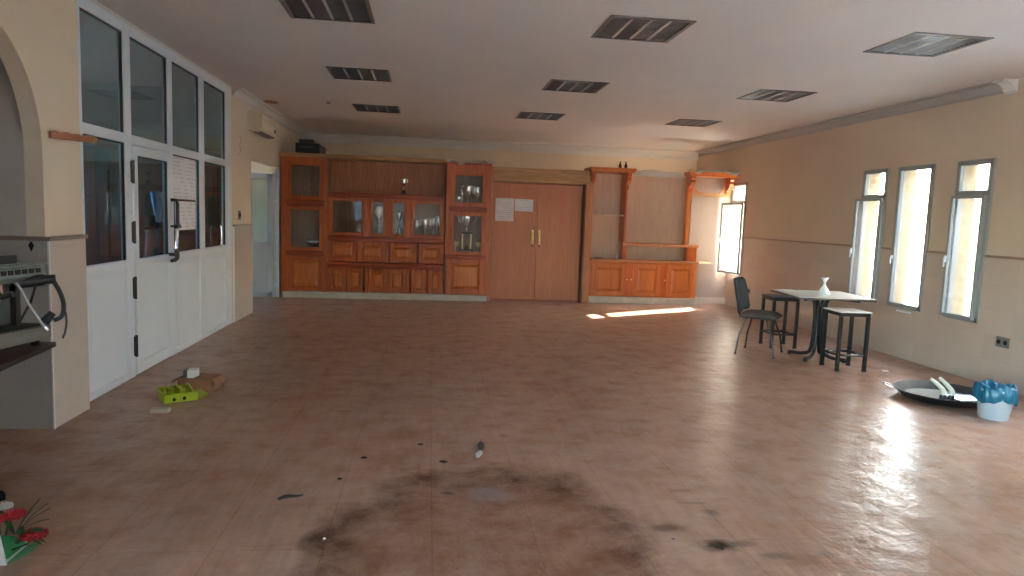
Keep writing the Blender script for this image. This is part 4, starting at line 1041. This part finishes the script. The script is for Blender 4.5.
q = MB(); vs = q.box(-a - .07, -a, -b, b, h - .006, h); bmesh.ops.rotate(q.bm, verts=vs, cent=(-a, 0, h), matrix=Matrix.Rotation(-.6, 3, 'Y')); q.build('flap', mat('cardboard_inside', (.16, .06, .03), .8), t, local=True)
t = thing('carton', (-1.905, 5.88, .006), 'white and grey printed carton standing in the cardboard box', 'carton', rotz=.1)
bx('side', M_white, t, -.030, .045, -.045, .045, 0, .15, local=True, bevel=.003)
bx('label_band', mat('grey_print', (.10, .13, .14), .5), t, -.062, -.031, -.04, .04, 0, .145, local=True, bevel=.003)
q = MB(); q.box(-1.955, -1.83, 5.12, 5.185, 0, .032)
tag(q.build('foam_block', mat('grey_foam', (.50, .46, .41), .8), None, loc=(-1.89, 5.15, 0), bevel=.006), 'small pale block on floor in front of green rack', 'block')

# planter with artificial flowers (front left)
t = thing('flower_box', (-1.66, 2.98, 0), 'tipped white and green box of red artificial flowers', 'flower box')
M_green = mat('green_foil', (.03, .25, .10), .35); M_leaf = noisy('leaf', (.012, .05, .014), (.03, .10, .025), 12, .45)
q = MB(); q.prism([(-1.88, .0), (-1.69, .0), (-1.712, .125), (-1.90, .115)], 'y', 2.935, 2.945); q.box(-1.90, -1.70, 2.945, 3.14, 0, .008)
q.build('box_end', mat('white_card', (.62, .64, .66), .5), t)
q = MB(); q.prism([(2.946, .0), (3.11, .0), (3.09, .05), (2.955, .12)], 'x', -1.712, -1.704); q.build('box_side', M_green, t)
q = MB(); vs = q.prism([(-1.69, 2.945), (-1.645, 3.05), (-1.655, 3.12), (-1.70, 3.11)], 'z', .004, .010); bmesh.ops.rotate(q.bm, verts=vs, cent=(-1.66, 2.95, .005), matrix=Matrix.Rotation(-.22, 3, 'Y')); q.build('lid_flap', M_green, t)
M_red = noisy('red_petals', (.42, .012, .025), (.60, .03, .06), 25, .6); M_wp = mat('white_petals', (.62, .62, .58), .6)
def flower(x, y, z, r_, m_):
    q = MB(); rnd = random.Random(int(x * 1000))
    for ring, n_, rr, tilt in ((0, 5, .45, 1.15), (1, 8, .75, .75), (2, 10, 1., .3)):
        for k in range(n_):
            a = 2 * PI * k / n_ + ring * .4 + rnd.uniform(-.1, .1); L_ = r_ * rr; vs0 = len(q.bm.verts)
            def pet(u_, v_, a=a, L_=L_, tilt=tilt):
                l = u_ * L_; w2 = (v_ - .5) * r_ * 1.15 * math.sin(PI * (.15 + .75 * u_)); hz = l * math.sin(tilt) + .18 * r_ * math.sin(9 * v_ + 5 * u_) * u_; l2 = l * math.cos(tilt)
                return (x + l2 * math.cos(a) - w2 * math.sin(a), y + l2 * math.sin(a) + w2 * math.cos(a), z + hz)
            q.grid(pet, 4, 4)
    o = q.build('flower', m_, t, smooth=True, ang=80)
    s_ = MB(); s_.tube([(x, y, z), (x - .03, y + .01, z - .03), (-1.74, 3.0, .02)], .004, n=6); s_.build('stem', M_leaf, o, smooth=True)
flower(-1.70, 3.02, .165, .048, M_red); flower(-1.615, 3.0, .085, .055, M_red); flower(-1.765, 2.98, .16, .05, M_red); flower(-1.76, 3.06, .19, .035, M_wp)
def leaf(p0, p1, w_, droop):
    q = MB(); p0, p1 = Vector(p0), Vector(p1); d_ = p1 - p0; sd_ = d_.cross(Vector((0, 0, 1))).normalized()
    def lf(u_, v_):
        return tuple(p0 + d_ * u_ + sd_ * ((v_ - .5) * 2 * w_ * math.sin(PI * (.06 + .94 * u_)) ) + Vector((0, 0, droop * math.sin(PI * u_) + .25 * w_ * abs(v_ - .5))))
    q.grid(lf, 10, 4); o = q.build('leaf', M_leaf, t, smooth=True, ang=80)
    so = o.modifiers.new('solid', 'SOLIDIFY'); so.thickness = .0015
for p, w_ in (((-1.58, 3.05, .215), .016), ((-1.56, 3.03, .20), .015), ((-1.55, 3.0, .165), .015), ((-1.555, 2.99, .115), .024), ((-1.55, 2.97, .075), .014), ((-1.58, 3.0, .05), .013), ((-1.62, 3.07, .225), .015), ((-1.80, 3.08, .18), .014)):
    leaf((-1.70, 3.02, .09), p, w_, .012)
q = MB(); q.tube([(-1.69, 3.02, .06), (-1.67, 3.0, .10), (-1.66, 3.0, .13)], .011, n=8); q.build('foliage_core', M_leaf, t, smooth=True)

# ------------------------------------------------------------------ coffee machine on its table
LT = pedestal_table((-2.29, 3.38, 0), .10, .84, .80, .765, 'dark topped table carrying the coffee machine', noisy('dark_red_laminate', (.05, .022, .018), (.08, .035, .028), 7, .3), M_black)
mz = .765
t = thing('espresso_machine', (-1.895, 3.745, mz), 'grey steel espresso machine standing on the dark table', 'coffee machine', rotz=0.)
t.rotation_euler = (0, 0, math.atan2(-.19, .98)); OFF[t.name] = Vector((0, 0, 0))
M_wand = mat('dull_steel', (.42, .42, .42), .45, .6)
# local: +x = front, +y = towards the pillar
M_steel = noisy('brushed_steel', (.15, .165, .155), (.20, .215, .20), 30, .42, .5, stretch=(1, .1, 1))
M_steelg = noisy('grey_enamel', (.10, .125, .112), (.14, .165, .15), 12, .35, .3)
L_ = .78
q = MB(); q.box(-.46, 0, -L_, 0, .035, .105); q.build('drip_tray', M_steel, t, local=True, bevel=.006)
q = MB(); q.box(-.44, -.02, -L_ + .02, -.02, .105, .109); q.build('drip_grate', M_rubber, t, local=True)
q = MB(); q.prism([(-.46, .105), (-.17, .105), (-.15, .28), (-.12, .325), (-.46, .325)], 'y', -L_ + .02, -.03); q.build('body', M_steelg, t, local=True, bevel=.005)
q = MB(); q.prism([(-.48, .32), (-.12, .32), (-.04, .33), (-.015, .355), (-.02, .402), (-.48, .402)], 'y', -L_, -.005); q.build('upper_housing', M_steelg, t, local=True, bevel=.006)
q = MB(); q.box(-.48, -.012, -L_ - .005, .0, .402, .412); q.box(-.48, -.47, -L_, 0, .41, .435); q.box(-.03, -.02, -L_, 0, .41, .425); q.build('cup_rail', M_steelg, t, local=True, bevel=.003)
q = MB()
for k in range(17): q.box(-.0195, -.0145, -L_ + .02 + k * .043, -L_ + .05 + k * .043, .372, .394)
q.build('vent_slot', M_dark, t, local=True)
q = MB(); q.box(-.36, -.06, -L_ + .1, -.13, .412, .462); q.build('cup_tray', M_black, t, local=True, bevel=.008)
for y_ in (-.26, -.26 - .30):
    q = MB(); q.cyl((-.085, y_, .345), (-.085, y_, .275), .042, n=20); g = q.build('group_head', M_chrome, t, local=True, smooth=True)
    q = MB(); q.cyl((-.085, y_, .275), (-.085, y_, .240), .036, .032, n=20); q.build('portafilter', M_chrome, g, local=True, smooth=True)
    q = MB(); q.tube([(-.06, y_ + .01, .262), (-.03, y_ + .015, .275), (.0, y_ + .02, .285)], [.010, .014, .016], n=10); q.build('handle', M_black, g, local=True, smooth=True)
q = MB(); q.cyl((-.07, -.14, .325), (.0, -.05, .335), .030, n=18); q.cyl((.0, -.05, .335), (.04, -.015, .338), .024, n=18); q.build('steam_knob', M_black, t, local=True, smooth=True)
q = MB(); q.tube([(-.06, -.17, .335), (-.03, -.17, .32), (-.005, -.14, .22), (.03, -.085, .10)], .0065, n=10, sub=1); wn_ = q.build('steam_wand', M_wand, t, local=True, smooth=True)
q = MB(); q.cyl((.032, -.088, .108), (.040, -.08, .088), .011, n=10); q.build('wand_tip', M_silver, wn_, local=True, smooth=True)
for y_ in (-.10, -.60): q = MB(); q.box(-.135, -.105, y_, y_ + .03, .105, .325); q.build('post', M_black, t, local=True)
q = MB(); q.tube([(-.04, -.04, .32), (-.06, -.06, .22), (-.10, -.09, .12)], .006, n=8); q.build('drain_tube', M_black, t, local=True, smooth=True)
for x_ in (-.42, -.06):
    for y_ in (-L_ + .04, -.04): q = MB(); q.cyl((x_, y_, 0), (x_, y_, .036), .02, n=12); q.build('foot', M_rubber, t, local=True)
# power cable hanging from the machine
def LW(x, y, z): return (x, y, z)
q = MB(); q.tube([LW(.034, -.018, .325), LW(.045, .01, .27), LW(.05, .03, .20), LW(.045, .02, .14), LW(.02, -.01, .125)], .011, n=8, sub=2); c_ = q.build('power_cable', M_black, t, local=True, smooth=True)
q = MB(); q.tube([LW(.05, .02, .21), LW(.058, .035, .13), LW(.05, .03, .06), LW(.042, .02, .03)], .005, n=8, sub=2); q.build('thin_cable', M_black, t, local=True, smooth=True)
q = MB(); q.cyl(LW(.018, -.012, .165), LW(-.012, -.035, .118), .017, .024, n=12); q.build('plug', M_rubber, c_, local=True, smooth=True)

# ------------------------------------------------------------------ litter on the floor
M_twig = mat('dark_twig', (.02, .014, .01), .8)
q = MB(); q.tube([(-.74, 3.56, .006), (-.70, 3.585, .012), (-.66, 3.59, .008), (-.62, 3.61, .006)], [.007, .010, .006, .003], n=7, sub=1)
tag(q.build('twig', M_twig, None, loc=(-.68, 3.58, 0), smooth=True), 'short dark twig lying left of the dirty patch', 'twig')
t = thing('feather', (.36, 4.27, 0), 'grey feather with white tip on the floor mid picture', 'feather')
M_fe = noisy('feather_dark', (.035, .035, .038), (.07, .065, .06), 40, .8)
def fe(x0, y0, x1, y1, w_, z): 
    def g(u_, v_): 
        x = x0 + (x1 - x0) * u_; y = y0 + (y1 - y0) * u_; s_ = (v_ - .5) * 2 * w_ * math.sin(PI * (.1 + .88 * u_)); return (x + s_, y + .15 * s_, z + .012 * math.sin(PI * u_) + .012 * (1 - abs(v_ - .5) * 2))
    return g
q = MB(); q.grid(fe(.365, 4.27, .375, 4.46, .024, .004), 10, 4); o = q.build('vane', M_fe, t, smooth=True); sd = o.modifiers.new('solid', 'SOLIDIFY'); sd.thickness = .002
q = MB(); q.grid(fe(.335, 4.16, .365, 4.275, .022, .003), 8, 4); o = q.build('down_tip', mat('pale_down', (.45, .43, .41), .8), t, smooth=True); sd = o.modifiers.new('solid', 'SOLIDIFY'); sd.thickness = .002
for k, (x, y, s_, lb) in enumerate(((-.36, 4.18, .018, 'dark dead leaf left of the feather'), (-.02, 4.42, .014, 'small dark crumb up left of the feather'),
        (.12, 4.10, .016, 'thin dark curled leaf just left of the feather'), (-.46, 3.84, .014, 'dark crumb above the twig'), (1.38, 2.95, .02, 'dark clump of dirt at the lower right smear'))):
    rnd = random.Random(k); q = MB()
    pts = [(x + s_ * (1.6 if k in (1, 2) else 1) * math.cos(a) * rnd.uniform(.6, 1.2), y + s_ * math.sin(a) * rnd.uniform(.6, 1.4)) for a in [2 * PI * j / 9 for j in range(9)]]
    q.prism(pts, 'z', 0, .006); tag(q.build('dead_leaf', M_twig, None, loc=(x, y, 0), bevel=.002), lb, 'dead leaf', 'dark crumbs on the floor')
q = MB(); q.lathe([(.003, 0), (.008, .004), (.003, .009)], (-.44, 3.11, 0), 8); tag(q.build('pebble', M_white, None, loc=(-.44, 3.11, 0)), 'tiny white chip at the left of the dirty patch', 'chip')

# ------------------------------------------------------------------ things behind the glass
t = thing('striped_garment', (-3.2, 8.66, .9), 'blue and white striped cloth hanging behind the glass door', 'garment')
m_ = mat('blue_white_stripes', (.3, .5, .8), .8); tt = NT(m_); sp = tt.n('ShaderNodeSeparateXYZ'); tcx = tt.n('ShaderNodeTexCoord'); tt.l(tcx.outputs['Object'], sp.inputs[0])
st = tt.math('FRACT', tt.math('MULTIPLY', tt.math('ADD', sp.outputs[1], tt.math('MULTIPLY', sp.outputs[2], .28)), 8.5)); tt.l(tt.mix(tt.math('LESS_THAN', st, .45), (.62, .72, .86), (.10, .30, .66)), tt.b.inputs['Base Color'])
def cloth(y0, y1, y2, y3, z0, z1, amp, x_):
    def g(u_, v_):
        a = y0 + (y1 - y0) * u_; b = y2 + (y3 - y2) * u_; y = b + (a - b) * v_
        return (x_ + amp * math.sin(14 * u_) + .03 * math.sin(PI * u_), y, z0 + (z1 - z0) * v_ + (.10 * (.5 - u_) if v_ < .05 else 0))
    return g
def solid(o, th):
    sd = o.modifiers.new('solid', 'SOLIDIFY'); sd.thickness = th; return o
q = MB(); q.grid(cloth(8.50, 8.92, 8.66, 8.92, 1.29, 1.64, .02, -3.2), 24, 12); solid(q.build('shirt', m_, t, smooth=True, ang=80), .05)
q = MB(); q.grid(cloth(8.50, 8.90, 8.50, 8.80, 1.17, 1.36, .015, -3.26), 20, 8); solid(q.build('dark_waistband', M_black, t, smooth=True, ang=80), .06)
q = MB(); q.grid(cloth(8.52, 8.76, 8.40, 8.62, .62, 1.19, .012, -3.26), 20, 10); solid(q.build('grey_legs', mat('grey_cloth', (.16, .16, .165), .85), t, smooth=True, ang=80), .07)
bx('hanger_post', M_blackm, t, -3.30, -3.27, 8.66, 8.69, 0, 1.66)
bx('stand_base', M_blackm, t, -3.45, -3.12, 8.52, 8.84, 0, .03)

t = thing('added_cupboard', (-4.5, 9.35, 0), 'added dark cupboard darkening the view through the lower glazing', 'cupboard')  # unseen cupboard added so the lower panes look dark
M_dkw = wood('dark_wood', (.030, .014, .009), (.042, .020, .013), (.055, .027, .018), .5)
q = MB(); q.box(-6.45, -2.66, 9.20, 9.54, 0, 1.94); q.build('body', M_dkw, t)
q = MB(); q.box(-6.47, -2.64, 9.17, 9.54, 1.94, 1.99); q.build('top_board', M_dkw, t, bevel=.005)
for k in range(6):
    bx('door', M_dkw, t, -6.42 + k * .625, -5.82 + k * .625, 9.18, 9.20, .1, 1.90, bevel=.006)
# ------------------------------------------------------------------ outside
M_out = noisy('pale_paving', (.50, .48, .44), (.58, .56, .52), 1.2, .85)
q = MB(); q.box(RX + .2, 60, -40, 70, -.3, -.2); struct(q.build('ground', M_out), 'bright paving outside the right windows', 'paving')
q = MB(); q.box(-50, 60, -60, -4.2, -.3, -.2); q.box(-50, -6.62, -4.2, 40, -.3, -.2); struct(q.build('ground_rear', M_out), 'bright paving behind the building', 'paving')
q = MB(); q.box(10, 14, -14, 12.0, -.2, 6.2); struct(q.build('wall_sun_block', plaster('sun_block_plaster', (.72, .64, .50), (.78, .70, .56))), 'added unseen wall keeping direct sun off the near windows', 'sun-blocking wall')  # unseen block added to keep direct sun off the near windows
q = MB(); q.box(-2.56, RX + .35, -4.2, 14.5, CZ + .2, CZ + .32); q.box(-6.8, -2.56, .5, 14.5, CZ + .2, CZ + .32); struct(q.build('roof', M_out), 'flat roof over the hall', 'roof')

# ------------------------------------------------------------------ light
wd = bpy.data.worlds.new('sky'); sc.world = wd; wd.use_nodes = True; nt = wd.node_tree
sky = nt.nodes.new('ShaderNodeTexSky'); sky.sky_type = 'NISHITA'; sky.sun_disc = False
sky.sun_elevation = math.radians(31); sky.sun_rotation = math.radians(62); sky.air_density = 1; sky.dust_density = 2.0
bgn = nt.nodes['Background']; nt.links.new(sky.outputs[0], bgn.inputs[0]); bgn.inputs[1].default_value = .30
sun = bpy.data.lights.new('sun', 'SUN'); sun.energy = 6.0; sun.angle = math.radians(.55); sun.color = (1, .95, .86)
so = bpy.data.objects.new('sun', sun); COL.objects.link(so)
sd_ = Vector((.88, .475, .60)).normalized()
so.rotation_euler = (-sd_).to_track_quat('-Z', 'Y').to_euler(); so.location = (12, 16, 10)
# daylight portals (sampling guides for the sky, they give off no light of their own)
def portal(loc, sx, sy, d_):
    a = bpy.data.lights.new('portal', 'AREA'); a.shape = 'RECTANGLE'; a.size = sx; a.size_y = sy; a.cycles.is_portal = True
    o = bpy.data.objects.new('daylight_portal', a); COL.objects.link(o); o.location = loc
    o.rotation_euler = Vector(d_).to_track_quat('-Z', 'Y').to_euler(); return o
for a, b in [(a, b) for _, a, b in WINS] + ADDED_WINS:
    portal((RX + .23, (a + b) / 2, (WZ0 + WZ1) / 2), b - a + .02, WZ1 - WZ0 + .02, (-1, 0, 0))
portal((-6.62, 13.1, 1.6), 1.2, 1.2, (1, 0, 0)); portal((-6.62, 6.4, 2.25), 1.8, .9, (1, 0, 0)); portal((-2.58, -1.7, 1.375), 4.0, 2.45, (1, 0, 0)); portal((4.4, -4.12, 1.2), 1.6, 2.2, (0, 1, 0))

sc.view_settings.view_transform = 'Standard'; sc.view_settings.look = 'None'
sc.view_settings.gamma = 1; sc.view_settings.use_curve_mapping = False
sc.view_settings.exposure = 5.42
sc.cycles.use_denoising = True
sc.cycles.max_bounces = 12; sc.cycles.diffuse_bounces = 6; sc.cycles.glossy_bounces = 5; sc.cycles.transparent_max_bounces = 12
sc.cycles.sample_clamp_indirect = 6
sc.cycles.caustics_reflective = False; sc.cycles.caustics_refractive = False
